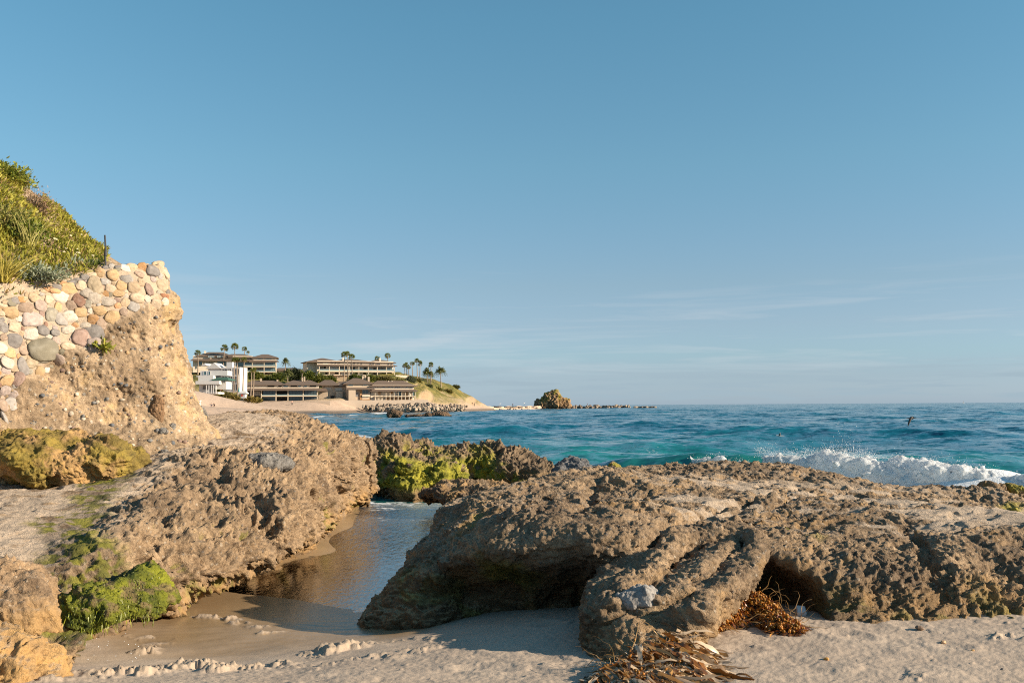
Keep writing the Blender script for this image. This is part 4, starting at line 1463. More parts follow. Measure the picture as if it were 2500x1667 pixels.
    nb = N.n('ShaderNodeVectorMath', {0: nrm_}, operation='NORMALIZE').outputs[0]
    deep = N.mix(N.mapr(N.noise(st, .02, 4, .6), .35, .65), (.0022, .068, .115), (.005, .096, .15))
    col = N.mix(shl, deep, (.014, .155, .150))
    col = N.mix(sil, col, (.12, .15, .15))
    wat = N.n('ShaderNodeBsdfPrincipled', {'Base Color': col, 'Roughness': .07, 'IOR': 1.33, 'Normal': nb})
    ff = N.mapr(N.math('ADD', fm, N.math('MULTIPLY', N.math('SUBTRACT', N.noise(pos, 6.0, 6, .7), .5), .9)), .32, .62)
    fo = N.n('ShaderNodeBsdfPrincipled', {'Base Color': (.74, .76, .78), 'Roughness': .9, 'Normal': N.bump(N.noise(pos, 12, 5, .7), .8, .06)})
    mx = N.n('ShaderNodeMixShader', {0: N.math('MULTIPLY', ff, N.mapr(fm, .02, .12)), 1: wat.outputs[0], 2: fo.outputs[0]})
    finish(N, out, mx.outputs[0])
    tag(link('sea', me, m), kind='structure')


make_sea()


# ---- clear water of the channel and the stream
def make_pool():
    x, y, Q = fan_grid(6.3, 21.4, 420, 360, .42)
    m_ = (x > -4.4) & (x < 2.5)
    z = np.interp(y, [6.3, 8.3, 10, 13, 20.4, 21.2, 21.4], [.115, .085, .05, .035, .02, .0, -.05])
    P = np.stack([x, y, 0 * x], 1).astype(np.float32)
    z = z + .0010 * fbm(P * np.array([5, 9, 1], np.float32), 3, 241)
    idx = np.full(len(x), -1)
    idx[m_] = np.arange(m_.sum())
    Qm = idx[Q]
    Qm = Qm[(Qm >= 0).all(1)]
    me = np_mesh('channel_water', np.stack([x, y, z], 1)[m_], Qm)
    dep = np.clip((z - beach_f(x, y)) / .17, 0, 1)[m_]
    set_attr(me, 'depth', np.stack([dep, wash(x, y, P)[m_], dep], 1))
    m, N, out = new_mat('clear_water')
    pos = N.n('ShaderNodeNewGeometry').outputs['Position']
    st = N.n('ShaderNodeMapping', {'Vector': pos, 'Rotation': (0, 0, .5), 'Scale': (4.0, 1.2, 1.0)}).outputs[0]
    nb = N.bump(N.noise(st, 5.0, 4, .6, .8), .5, .009)
    nb = N.bump(N.noise(pos, 26.0, 3, .6), .25, .0022, nb)
    fr = N.n('ShaderNodeFresnel', {'IOR': 1.58, 'Normal': nb}).outputs[0]
    yy = N.n('ShaderNodeSeparateXYZ', {0: pos}).outputs[1]
    nb = N.bump(N.noise(st, 2.2, 4, .6, .6), N.mapr(yy, 12.5, 17, 0, 1.0), .05, nb)
    gl = N.n('ShaderNodeBsdfGlossy', {'Color': (1, 1, 1), 'Roughness': N.mapr(yy, 12, 18, .03, .28), 'Normal': nb})
    dp = N.n('ShaderNodeAttribute', attribute_name='depth', attribute_type='GEOMETRY').outputs['Color']
    dsp = N.n('ShaderNodeSeparateColor', {0: dp})
    dp = dsp.outputs[0]
    tr = N.n('ShaderNodeBsdfTransparent', {'Color': N.mix(dp, (.88, .80, .66), (.20, .25, .25))})
    mx = N.n('ShaderNodeMixShader', {0: N.math('MINIMUM', N.math('MULTIPLY', fr, 1.15), 1.0), 1: tr.outputs[0], 2: gl.outputs[0]})
    ff = N.mapr(N.math('ADD', dsp.outputs[1], N.math('MULTIPLY', N.math('SUBTRACT', N.noise(pos, 7.0, 6, .7), .5), .9)), .34, .62)
    fo = N.n('ShaderNodeBsdfPrincipled', {'Base Color': (.74, .76, .78), 'Roughness': .9})
    mx = N.n('ShaderNodeMixShader', {0: N.math('MULTIPLY', ff, N.mapr(dsp.outputs[1], .02, .12)), 1: mx.outputs[0], 2: fo.outputs[0]})
    finish(N, out, mx.outputs[0])
    tag(link('channel_water', me, m), kind='structure')


make_pool()


# ---- breaking foam: a tumbled white mass with thrown drops
def make_breaker():
    pth = SW[2][0][2:]
    seg = np.cumsum(np.r_[0, np.hypot(*np.diff(pth, axis=0).T)])

    def fn(P):
        x, y, z = P[:, 0], P[:, 1], P[:, 2]
        w1, w2 = fbm(P * 1.1, 4, 251, .6), fbm(P * 3.2, 3, 252)
        best, tt = np.full(len(P), 1e9), np.zeros(len(P))
        for k in range(len(pth) - 1):
            d, t = seg_dist(pth[k] + np.array([-.15, -.45]), pth[k + 1] + np.array([-.15, -.45]), x, y)
            m = d < best
            best, tt = np.where(m, d, best), np.where(m, seg[k] + t * (seg[k + 1] - seg[k]), tt)
        u = tt / seg[-1]
        R = np.interp(u, [.17, .28, .35, .44, .57, .7, 1], [.0, .28, .44, .40, .27, .22, .2])
        zc = np.interp(u, [.2, .35, .45, .57, .7], [.36, .28, .22, .12, .08])
        return np.sqrt((best * .75) ** 2 + ((z - zc) * 1.0) ** 2) - R + .20 * w1 + .12 * w2

    def dsp(V, N):
        D, C = worley(V * 6.5, 253)
        return N * (.07 * fbm(V * 7, 4, 254, .65) + .05 * (.5 - D))[:, None]
    m, Nn, out = new_mat('sea_foam')
    pos = Nn.n('ShaderNodeNewGeometry').outputs['Position']
    f = Nn.noise(pos, 9, 6, .72)
    p = Nn.n('ShaderNodeBsdfPrincipled', {'Base Color': Nn.mix(f, (.80, .83, .85), (.93, .94, .95)), 'Roughness': .8, 'Normal': Nn.bump(f, .9, .09)})
    t = Nn.n('ShaderNodeBsdfTranslucent', {'Color': (.93, .95, .97)})
    mx = Nn.n('ShaderNodeMixShader', {0: .5, 1: p.outputs[0], 2: t.outputs[0]})
    finish(Nn, out, mx.outputs[0])
    o = implicit('breaking_foam', (5.2, 21.8, -.25), (17.5, 31.0, 1.7), .11, fn, 1, dsp, None, m)
    tag(o, kind='stuff')
    # drops: tiny four-sided grains, dense on the crest and thinning upward
    rng = np.random.default_rng(17)
    V0 = coords(o.data)
    top = V0[(V0[:, 2] > .25)]
    c = top[rng.integers(len(top), size=4500)]
    up = rng.exponential(.035, 4500) * (1 + 1.2 * sstep(0, .5, perlin(c * 1.4, 255) + .2))
    c = c + rng.normal(size=c.shape) * .05 + np.stack([.5 * up * rng.normal(size=len(up)), -.4 * up, up], 1)
    # the thin torn lip ahead of the white water, and a tall burst
    n2 = 2600
    tpos = rng.uniform(.20, .40, n2) * seg[-1]
    lx, ly = np.interp(tpos, seg, pth[:, 0]), np.interp(tpos, seg, pth[:, 1])
    lip = np.stack([lx, ly - .2, .58 + .16 * fbm(np.stack([lx * 2, ly * 2, 0 * lx], 1), 3, 256) + rng.exponential(.06, n2)], 1) + rng.normal(size=(n2, 3)) * .07
    n3 = 3000
    bx = rng.normal(9.0, .55, n3)
    burst = np.stack([bx, np.interp(bx, pth[:, 0], pth[:, 1]) - .3 + rng.normal(size=n3) * .15, .58 + rng.exponential(.15, n3) * np.exp(-((bx - 9.1) / .6) ** 2)], 1)
    c = np.vstack([c, lip, burst])
    r = rng.uniform(.002, .006, len(c)) * rng.choice([1, 1, 1, 1, 1.8], len(c))
    T = np.array([[1, 1, 1], [-1, -1, 1], [-1, 1, -1], [1, -1, -1]]) * .75
    V = (c[:, None, :] + T[None] * r[:, None, None] * rng.uniform(.6, 1.5, (len(c), 4, 1))).reshape(-1, 3)
    F = (np.arange(len(c))[:, None, None] * 4 + np.array([[0, 1, 2], [0, 3, 1], [0, 2, 3], [1, 3, 2]])[None]).reshape(-1, 3)
    o = link('sea_spray', np_mesh('sea_spray', V, F, False), m)
    tag(o, kind='stuff')


make_breaker()
# ------------------------------------------------------------------ the cove: beach, bluff and headland
coast_c = atl([
    (455, 1040, 110), (455, 1012, 185), (455, 985, 220), (470, 970, 232), (480, 955, 250), (512, 1004, 224), (560, 984, 290), (590, 983, 310), (640, 990, 322), (640, 1010, 200), (720, 987, 345), (720, 1006, 250),
    (800, 988, 352), (800, 1003, 290), (850, 989, 362), (930, 990, 370), (1000, 991, 376),
    (520, 975, 330), (560, 979, 345), (640, 979, 352), (700, 979, 353), (780, 979, 355), (850, 979, 368), (930, 979, 372), (1010, 979, 378),
    (640, 979, 366), (700, 979, 367), (780, 979, 368), (850, 977, 384), (930, 977, 388), (1010, 977, 390),
    (600, 925, 388), (700, 928, 392), (780, 932, 394), (870, 935, 396), (960, 938, 402),
    (500, 915, 400), (600, 915, 400), (660, 914, 402), (720, 918, 410), (780, 922, 406), (870, 924, 408), (960, 921, 410), (1000, 918, 418),
    (985, 945, 404), (1005, 980, 392), (1030, 985, 396), (1045, 960, 408), (1035, 937, 432), (1018, 926, 426), (1080, 944, 442), (1110, 946, 455), (1090, 966, 430), (1100, 985, 424), (1060, 985, 404),
    (1140, 961, 468), (1160, 984, 480), (1150, 989, 452), (1176, 993, 482), (1172, 996, 450), (1190, 994, 520), (1050, 945, 470), (1105, 955, 490), (1150, 985, 500),
    (500, 910, 470), (700, 915, 470), (900, 922, 470), (1000, 930, 480), (400, 955, 260), (400, 930, 330), (400, 900, 420)])
coast_c = np.vstack([coast_c, onl([(560, 1040, -.6), (640, 1026, -.6), (760, 1017, -.8), (860, 1012, -1.0), (930, 1007, -1.2), (1040, 1003, -1.6), (1150, 998.5, -1.6), (560, 1080, -1.2), (700, 1040, -1.4), (820, 1022, -1.8)]),
                     [[-6, 520, -2], [-12, 560, -2], [10, 430, -2.2], [-60, 570, 8], [-150, 560, 12]]])
coast_f = tps(coast_c, 0.5)


def make_coast():
    Y = 60 * (600 / 60) ** np.linspace(0, 1, 420)
    U = np.linspace(-.62, .01, 420)
    X = (Y[:, None] * U[None]).ravel()
    YY = np.repeat(Y[:, None], 420, 1).ravel()
    i = np.arange(420 * 420).reshape(420, 420)
    Q = np.stack([i[:-1, :-1], i[:-1, 1:], i[1:, 1:], i[1:, :-1]], -1).reshape(-1, 4)
    z = coast_f(X, YY)
    P = np.stack([X, YY, z], 1).astype(np.float32)
    hi = sstep(3.4, 6.5, z) * sstep(300, 380, YY)
    n = fbm(P * .12, 4, 301)
    z = z + hi * 1.1 * n + .05 * fbm(P * .5, 3, 302) * sstep(.3, 1.2, z)
    V = np.stack([X, YY, z], 1)
    me = np_mesh('coast', V, Q)
    Nn = normals(me)
    n2 = fbm(V * .35, 4, 303)
    px, py = to_px(V)
    veg = hi * sstep(-.55, -.15, n + .4 * n2 + .3)
    bare = sstep(1, .5, np.hypot((px - 832) / 34, (py - 925) / 12)) + sstep(1, .6, np.hypot((px - 1040) / 22, (py - 972) / 22)) + .8 * sstep(1, .6, np.hypot((px - 1150) / 16, (py - 978) / 13))
    veg = veg * (1 - np.clip(bare, 0, 1))
    steep = sstep(.95, .80, Nn[:, 2]) * sstep(370, 395, YY) * sstep(.8, 1.6, z)
    veg = np.maximum(veg, .8 * steep * sstep(1.8, 4.0, z + 1.5 * n2) * (1 - np.clip(bare, 0, 1)))
    cl = np.clip(np.maximum(hi * 1.2, steep), 0, 1) * (1 - veg)
    set_attr(me, 'mask', np.stack([veg, cl, sstep(1.0, .4, z), 0 * z], 1))
    m, N, out = new_mat('coast_ground')
    pos = N.n('ShaderNodeNewGeometry').outputs['Position']
    at_ = N.n('ShaderNodeAttribute', attribute_name='mask', attribute_type='GEOMETRY')
    sp = N.n('ShaderNodeSeparateColor', {0: at_.outputs['Color']})
    f = N.noise(pos, .7, 5, .65)
    g = N.noise(pos, .13, 4, .6)
    c = N.mix(g, (.40, .29, .215), (.50, .38, .29))
    c = N.mix(sp.outputs[2], c, (.20, .155, .12))
    c = N.mix(sp.outputs[1], c, N.mix(f, (.34, .22, .12), (.50, .36, .22)))
    vg = N.mix(N.mapr(g, .38, .62), (.13, .125, .035), (.30, .225, .075))
    vg = N.mix(N.mapr(f, .4, .65), vg, (.085, .09, .028))
    c = N.mix(sp.outputs[0], c, vg)
    h = N.math('ADD', N.math('MULTIPLY', f, sp.outputs[0]), N.math('MULTIPLY', N.noise(pos, .5, 5, .6), .35))
    p = N.n('ShaderNodeBsdfPrincipled', {'Base Color': c, 'Roughness': .95, 'Normal': N.bump(h, .9, 1.0), 'Specular IOR Level': .15})
    finish(N, out, p.outputs[0])
    o = link('coast', me, m)
    tag(o, kind='structure')
    return o


coast = make_coast()
coast_bvh = BVHTree.FromObject(coast, bpy.context.evaluated_depsgraph_get())


def gz(x, y):
    loc, nor, i, d = coast_bvh.ray_cast(Vector((x, y, 90)), Vector((0, 0, -1)))
    return loc.z if loc is not None else 0.0


# ------------------------------------------------------------------ buildings
M_CREAM = plain('cream_stucco', (.66, .55, .43), .85, .07, .6)
M_TAN = plain('tan_siding', (.46, .36, .265), .85, .08, .6)
M_WHITE = plain('white_paint', (.56, .545, .53), .7, .05, .6)
M_ROOF = plain('brown_shingle', (.135, .095, .07), .9, .22, 1.4)
M_BEAM = plain('pale_beam', (.60, .50, .38), .8, .05, .6)
M_WOOD = plain('orange_wood', (.36, .20, .09), .75, .15, 1.0)
M_GREEN = plain('green_roof', (.035, .10, .075), .7, .1)
M_DARK = plain('dark_interior', (.022, .022, .022), .8, .3)
M_GREYW = plain('grey_shade', (.15, .15, .155), .8, .06)
M_CONC = plain('concrete', (.43, .345, .27), .9, .14, .35)


def glass_mat(name, col, rough=.08):
    m, N, out = new_mat(name)
    p = N.n('ShaderNodeBsdfPrincipled', {'Base Color': col, 'Roughness': rough, 'Specular IOR Level': .8})
    finish(N, out, p.outputs[0])
    return m


M_GLASS = glass_mat('window_glass', (.03, .045, .05))
M_GLASSB = glass_mat('blue_glass', (.07, .13, .15))
M_CURT = glass_mat('curtained_glass', (.42, .38, .32), .3)
M_RAIL = glass_mat('rail_glass', (.16, .22, .23), .1)


class House:
    """a building laid out in metres from its left front corner: x along the front, y going back, z up"""

    def __init__(self, name, label, px, py, d, yaw=0.0):
        self.s = d / FPX
        self.px, self.py = px, py
        self.o = tag(empty(name, at(px, py, d), yaw), label, 'building')

    def X(self, p): return (p - self.px) * self.s

    def Z(self, p): return (self.py - p) * self.s

    def boxes(self, name, mat, rects, label=None):
        """rects: pixel x0, x1, top y, bottom y, then front and back distance in metres"""
        bm = bmesh.new()
        for x0, x1, y0, y1, f, b in rects:
            a, c = Vector((self.X(x0), f, self.Z(y1))), Vector((self.X(x1), b, self.Z(y0)))
            bmesh.ops.create_cube(bm, size=1, matrix=Matrix.Translation((a + c) / 2) @ Matrix.Diagonal((*(c - a), 1)))
        me = bpy.data.meshes.new(name)
        bm.to_mesh(me)
        bm.free()
        o = link(name, me, mat, self.o)
        if label: o['label'] = label
        return o

    def each(self, name, mat, rects):
        for r in rects:
            self.boxes(name, mat, [r])

    def windows(self, rects, mat, front, frame=M_BEAM, mull=0):
        for x0, x1, y0, y1 in rects:
            w = self.boxes('window', mat, [(x0, x1, y0, y1, front - .06, front + .12)])
            t = .45
            fr = [(x0 - t, x1 + t, y0 - t, y0, front - .14, front + .1), (x0 - t, x1 + t, y1, y1 + t, front - .14, front + .1),
                  (x0 - t, x0, y0, y1, front - .14, front + .1), (x1, x1 + t, y0, y1, front - .14, front + .1)]
            for k in range(mull):
                xm = x0 + (x1 - x0) * (k + 1) / (mull + 1)
                fr.append((xm - .18, xm + .18, y0, y1, front - .12, front - .061))
            f = self.boxes('frame', frame, fr)
            f.parent = w

    def hip(self, name, x0, x1, ye, yr, f, b, inset, mat=M_ROOF, over=.7, gable=False):
        """hipped roof over that footprint: eave and ridge heights in pixels"""
        x0, x1, f, b = self.X(x0) - over, self.X(x1) + over, f - over, b + over
        ze, zr, i, m = self.Z(ye), self.Z(yr), inset * self.s, (f + b) / 2
        t = .28
        V = [(x0, f, ze), (x1, f, ze), (x1, b, ze), (x0, b, ze), (x0 + i, m, zr), (x1 - i, m, zr)]
        V += [(x, y, z - t) for x, y, z in V[:4]]
        F = [(0, 1, 5, 4), (2, 3, 4, 5), (1, 2, 5), (3, 0, 4), (0, 6, 7, 1), (1, 7, 8, 2), (2, 8, 9, 3), (3, 9, 6, 0), (9, 8, 7, 6)]
        me = bpy.data.meshes.new(name)
        me.from_pydata(V, [], F)
        return link(name, me, mat, self.o)

    def skirt(self, x0, x1, ytop, ybot, f, out, mat=M_ROOF, ends=.8):
        """a sloping strip of roof between two floors"""
        a, b, zt, zb = self.X(x0), self.X(x1), self.Z(ytop), self.Z(ybot)
        V = [(a, f + .1, zt), (b, f + .1, zt), (b + ends, f - out, zb), (a - ends, f - out, zb), (a, f + .1, zb - .05), (b, f + .1, zb - .05), (b + ends, f - out, zb - .22), (a - ends, f - out, zb - .22)]
        F = [(3, 2, 1, 0), (7, 6, 2, 3), (4, 5, 6, 7), (0, 4, 7, 3), (1, 2, 6, 5)]
        me = bpy.data.meshes.new('awning')
        me.from_pydata(V, [], F)
        return link('awning', me, mat, self.o)


# long low beach block with dark glazed bays
h = House('beach_apartments', 'long brown roofed beach block of dark glazed bays with pale posts, behind the palms', 602, 980, 355, .20)
h.boxes('wall', M_CREAM, [(602, 775, 938.5, 950, 0, 9)])
h.boxes('interior', M_DARK, [(604, 773, 950, 980, 2.2, 9)])
h.boxes('balcony', M_BEAM, [(636, 772, 966, 968.3, -.9, 2.2)])
h.each('post', M_BEAM, [(x - 1, x + 1, 951, 980, -.9, -.55) for x in (637, 672, 700.5, 737, 771)])
h.skirt(600, 778, 947.5, 952.5, 0, 2.0)
h.hip('roof', 598, 690, 939, 928, 0, 9, 22)
h.hip('roof', 690, 776, 939, 927.5, 0, 9.2, 26)
h.each('chimney', M_TAN, [(632, 636.5, 923, 938, 3.4, 4.3), (672, 676, 926, 937, 3.4, 4.3), (733, 736.5, 921, 937, 3.2, 4.0), (738, 741.5, 919, 937, 3.2, 4.0)])
h.windows([(605, 622, 940.5, 945)], M_CURT, 0, mull=2)
h.windows([(651.5, 668, 940.5, 945), (677, 685, 940.5, 945), (706.5, 722.5, 940, 945), (752.5, 768, 940, 945)], M_DARK, 0)
h.windows([(689, 700, 940.5, 945), (724.5, 731, 940, 945), (739, 746, 940, 945)], M_GLASSB, 0)
h.windows([(640, 670, 954, 965.5), (703, 735, 954, 965.5), (740, 770, 954, 965.5), (640, 670, 969, 979.5), (703, 735, 969, 979.5), (740, 770, 969, 979.5)], M_GLASS, 2.15, M_DARK, 3)
h.windows([(617, 634, 955, 966)], M_CURT, 2.15, M_DARK, 3)

h.boxes('railing', M_RAIL, [(637, 772, 963.2, 965.9, -.86, -.82)])

# shaded passage house between the two beach blocks
h = House('gable_house', 'brown roofed house in the shadow between the two beach blocks', 775, 980, 368, .12)
h.boxes('wall', M_TAN, [(786, 842, 938, 980, 0, 8)])
h.each('wing', M_TAN, [(778, 800, 953, 980, -1.5, -.01), (820, 836, 956, 980, -1.8, -.01)])
h.hip('roof', 776, 822, 940, 927, -1, 9, 18)
h.hip('roof', 818, 848, 943, 931, .3, 8, 12)
h.skirt(775, 796, 948, 954, -1.5, 1.4)
h.windows([(790, 808, 946, 952), (818, 834, 947, 953)], M_CURT, 0)
h.windows([(806, 816, 966, 977)], M_DARK, 0)

# right beach block: a hipped corner house and its long wing
h = House('beach_villa', 'tan beach house with a hipped roof and orange timbered windows on the sea wall', 846, 978, 366, .3)
h.boxes('wall', M_TAN, [(846, 904, 936, 978, 0, 10)])
h.boxes('bay', M_TAN, [(849, 866, 950, 978, -2.2, -.01)])
h.hip('roof', 842, 908, 936, 922, 0, 10, 30)
h.skirt(848, 908, 946, 950, 0, 2.4)
h.each('chimney', M_TAN, [(888, 892, 917, 933, 4, 5), (894, 898, 916, 933, 4, 5), (901, 905.5, 919, 935, 3, 4)])
h.windows([(850, 862, 938, 941.5), (886, 897, 937.5, 941)], M_GLASSB, 0)
h.windows([(867.5, 875.5, 958, 968)], M_GREYW, 0)
h.windows([(885, 899.5, 951.5, 961), (903 - 1.5, 903, 952, 960)], M_GLASS, 0, M_WHITE, 1)
h.boxes('timber_bay', M_WOOD, [(878.5, 882.5, 951, 976, -.5, -.02), (882.5, 903, 974, 977, -.5, -.02)])
h.boxes('balcony', M_CREAM, [(883.5, 903, 964, 968.5, -.9, -.02), (884, 899, 969, 974, -.3, -.02)])

h = House('beach_terrace', 'long cream terrace with orange garage doors standing on the sea wall', 905, 978, 369, .33)
h.boxes('wall', M_CREAM, [(905, 1013, 939, 977.5, 0, 8)])
h.hip('roof', 905, 1014, 942, 928.5, -.2, 8, 26)
h.skirt(905, 1014, 950, 954.5, 0, 2.2)
h.boxes('balcony', M_BEAM, [(914, 1016, 967, 968.6, -1.5, -.02)])
h.each('post', M_BEAM, [(x - .6, x + .6, 954.5, 977.5, -1.5, -1.2) for x in (914, 941, 951, 961, 971, 980, 989.5, 999, 1007.5, 1015)])
h.each('fence_panel', M_BEAM, [(x, x + 1.2, 966.5, 977.5, -.9, -.7) for x in np.arange(915.5, 938, 3.4)])
h.windows([(934.5, 940, 942.5, 946), (947.5, 952, 942.5, 946.5), (955, 959, 942.5, 946), (966, 971.5, 943, 947), (974, 978, 943, 947), (992, 996, 943.5, 947), (1003, 1008, 944, 948)], M_GLASS, 0, M_WHITE, 1)
h.windows([(923.5, 927, 952.5, 964), (928.5, 931, 952.5, 964)], M_WOOD, 0)
h.windows([(952, 959.5, 955.5, 961), (990.5, 997, 956.5, 966)], M_WOOD, 0)
h.windows([(962, 969, 956, 965.5)], M_CURT, 0)
h.windows([(971.5, 979.5, 956, 966), (1008, 1014, 957, 966.5)], M_GLASSB, 0, M_DARK, 1)
h.windows([(943, 949.5, 969.5, 977), (952, 959.5, 969.5, 977), (962, 969.5, 969.5, 977), (972, 979, 969.5, 977), (981, 988, 969.5, 977), (990.5, 997.5, 969.5, 977), (1000, 1006.5, 969.5, 977)], M_WOOD, 0, M_BEAM)
h.each('chimney', M_BEAM, [(952, 954.5, 929, 940, 3, 3.7), (961, 963, 928.5, 939, 3, 3.7), (979.5, 982, 931, 940, 3, 3.7), (993, 995.5, 930, 940, 3, 3.7), (998.5, 1001, 929, 941, 3, 3.7)])

# hilltop blocks
h = House('hilltop_apartments', 'long pale three storey block with brown hipped roofs on top of the bluff', 756, 925, 404, .38)
h.boxes('wall', M_CREAM, [(774, 966, 880, 916, 0, 12), (752, 774, 881, 908, 2.5, 12)])
h.boxes('podium', M_TAN, [(776, 966, 916, 926, 1.0, 11)])
h.hip('roof', 751, 836, 882.5, 872, 0, 12, 44)
h.hip('roof', 812, 914, 882.5, 874.5, -.15, 12, 36)
h.hip('roof', 908, 968, 883, 875, 0, 11.8, 24)
h.skirt(776, 968, 889, 892, 0, 2.2)
h.boxes('balcony', M_BEAM, [(777, 967, 904.5, 907.5, -1.8, -.02)])
h.each('post', M_BEAM, [(x - .6, x + .6, 892, 916, -1.8, -1.5) for x in (777.5, 802, 827, 851, 875.5, 899, 922.5, 946, 966)])
h.windows([(778, 789, 883.5, 886.8), (809, 812.5, 883.5, 887.2), (818, 821, 883.5, 887.2), (826, 829.5, 883.5, 887.2), (858, 869, 884, 887.8), (874, 877, 884, 887.5), (883, 886, 884.5, 888), (905, 909, 885, 888.5), (911, 915.5, 885, 888.5), (921.5, 932, 885.5, 889), (951, 955, 886, 889), (959, 963, 886, 889)], M_GREYW, 0)
h.windows([(790, 795, 894, 899.5), (858, 868, 895.5, 900.5), (890, 897.5, 896, 903), (914, 921, 896.5, 903)], M_DARK, 0)
h.windows([(780, 788, 895, 903.5), (830, 849, 894, 904), (925, 944, 896.5, 905)], M_GREYW, 0, M_BEAM, 4)
h.windows([(804.5, 824.5, 894.5, 904)], M_CURT, 0, M_WHITE, 3)
h.windows([(879, 886, 897, 904), (905, 911, 898, 903.5), (949, 963, 897, 906)], M_GLASSB, 0, M_WHITE, 2)
h.windows([(794, 800, 908.5, 914), (818, 826, 908, 912.5), (868, 874, 908.5, 914), (889, 897, 909, 914), (914, 922, 909.5, 914.5), (960, 964, 910, 915.5)], M_DARK, 0)
h.windows([(780, 792, 908.5, 914), (832, 850, 908, 915), (854, 865, 908.5, 914.5), (948, 956, 910, 915)], M_CURT, 0, M_BEAM, 2)
h.each('chimney', M_CREAM, [(841, 844.5, 871, 880, 3.5, 4.4), (934.5, 938, 871, 882, 3, 3.9)])

h.boxes('railing', M_RAIL, [(777, 967, 901.2, 904.4, -1.78, -1.74)])

h = House('hillside_apartments', 'brown roofed apartment block on tall stilts at the left, above the white house', 476, 915, 396, .22)
h.boxes('wall', M_CREAM, [(470, 612, 868, 909, 1, 12), (611, 669, 871, 908, 0, 12)])
h.boxes('undercroft', M_TAN, [(585, 668, 908, 918, 2.5, 10)])
h.hip('roof', 482, 560, 868, 857, 1, 12, 26)
h.hip('roof', 530, 618, 871, 861.5, .9, 12, 34)
h.hip('roof', 612, 670, 872, 862, 0, 12, 26)
h.skirt(470, 611, 875, 880, 1, 2.4)
h.skirt(609, 671, 878.5, 882.5, 0, 2.0)
h.boxes('balcony', M_BEAM, [(590, 669, 893.5, 896, -1.6, -.02), (590, 669, 907, 909, -1.6, -.02)])
h.each('post', M_BEAM, [(x - .7, x + .7, 882.5, 916, -1.6, -1.3) for x in (611.5, 640, 669)])
h.each('post', M_BEAM, [(x - .6, x + .6, 880, 893, -.5, -.2) for x in (494, 524)])
h.windows([(507, 520, 868.6, 871.8), (528, 541, 868.6, 871.8), (623, 636, 872.8, 876.5), (643, 656.5, 872.8, 876.5)], M_GLASSB, 0, M_WHITE, 2)
h.windows([(481, 492, 880.5, 890), (527, 548, 881.5, 893), (560, 590, 884, 893.5), (591, 610, 884, 893)], M_GLASSB, 1)
h.windows([(496, 522, 881, 888)], M_CURT, 1, M_BEAM, 3)
h.windows([(613.5, 638, 884, 893)], M_CURT, 0, M_BEAM, 3)
h.windows([(642, 667, 884, 893), (642, 667, 897.5, 906.5)], M_GLASSB, 0, M_BEAM, 4)
h.windows([(592, 609, 896.5, 906), (656, 668, 910, 915)], M_DARK, -.05)
h.windows([(613.5, 638, 897.5, 906)], M_GREYW, 0, M_BEAM, 4)
h.each('chimney', M_CREAM, [(494.5, 499, 855, 864, 4, 5)])

h.boxes('railing', M_RAIL, [(590, 669, 890.5, 893.4, -1.58, -1.54), (590, 669, 904, 906.9, -1.58, -1.54)])

h = House('ridge_house', 'low brown roofed house half hidden in the trees between the hilltop blocks', 670, 915, 416, .1)
h.boxes('wall', M_TAN, [(671, 722, 903, 916, 0, 9)])
h.hip('roof', 670, 724, 904, 897, 0, 9, 10)
h.windows([(680, 690, 906, 910)], M_GLASS, 0)

# white beach houses
h = House('white_house', 'tall white house with a big gable and square windows beside the front palms', 505, 960, 335, -.05)
h.boxes('wall', M_WHITE, [(505, 540, 900, 958, 1.0, 9), (540.05, 586, 897, 957, 0, 8), (548, 562.5, 883.5, 897, 2, 5)])
for x0, x1, ye, yr in ((487, 503, 893, 886.5), (498, 538, 900, 885.5)):
    a, b, m_, z0, z1 = h.X(x0), h.X(x1), h.X((x0 + x1) / 2 + 2), h.Z(ye), h.Z(yr)
    me = bpy.data.meshes.new('gable')
    me.from_pydata([(a, .6, z0), (b, .6, z0), (m_, .6, z1), (a, 8, z0), (b, 8, z0), (m_, 8, z1)], [], [(0, 1, 2), (5, 4, 3), (0, 2, 5, 3), (1, 4, 5, 2), (0, 3, 4, 1)])
    link('gable', me, M_WHITE, h.o)
h.windows([(542, 553, 901, 914), (570, 584, 901, 914), (557, 565, 901, 914.5), (571, 583, 919, 935), (542, 553, 919, 934), (557, 568, 919, 935), (557, 566, 938, 951), (547, 553, 938, 951), (571, 580, 938, 953)], M_GREYW, 0, M_WHITE, 1)
h.each('mullion', M_DARK, [(553.2, 554.2, 901, 914, -.3, -.16), (553.2, 554.2, 919, 934, -.3, -.16), (553.2, 554.2, 939, 951, -.3, -.16)])

h = House('white_deck_house', 'low white house with a columned deck and green roof corner, far left', 476, 962, 290, .0)
h.boxes('wall', M_WHITE, [(478, 515, 916, 938, 2, 9), (478, 503, 938, 958, 3, 8), (518, 546, 926, 950, 2.5, 8), (478, 545, 904, 915.95, 4, 9)])
h.boxes('deck', M_WHITE, [(478, 536, 930, 938, -.4, 1.95)])
h.boxes('base', M_WHITE, [(498, 533, 957, 962, 0, 6)])
h.each('column', M_WHITE, [(x - .8, x + .8, 938, 961, -.2, .2) for x in (504, 510, 516, 521, 527)])
h.hip('roof', 519, 548, 926, 919.5, 2, 8, 12, M_GREEN)
h.windows([(486, 493, 906, 914), (498, 503, 906, 914)], M_GLASSB, 4, M_WHITE)
h.windows([(513.5, 518, 926.5, 930), (528, 532, 928, 932), (540, 544, 928, 935)], M_GLASS, 1.98, M_WHITE)
h.windows([(487, 501, 941, 950), (505, 508, 941, 946), (509.5, 513, 942, 947)], M_GREYW, 3, M_WHITE)
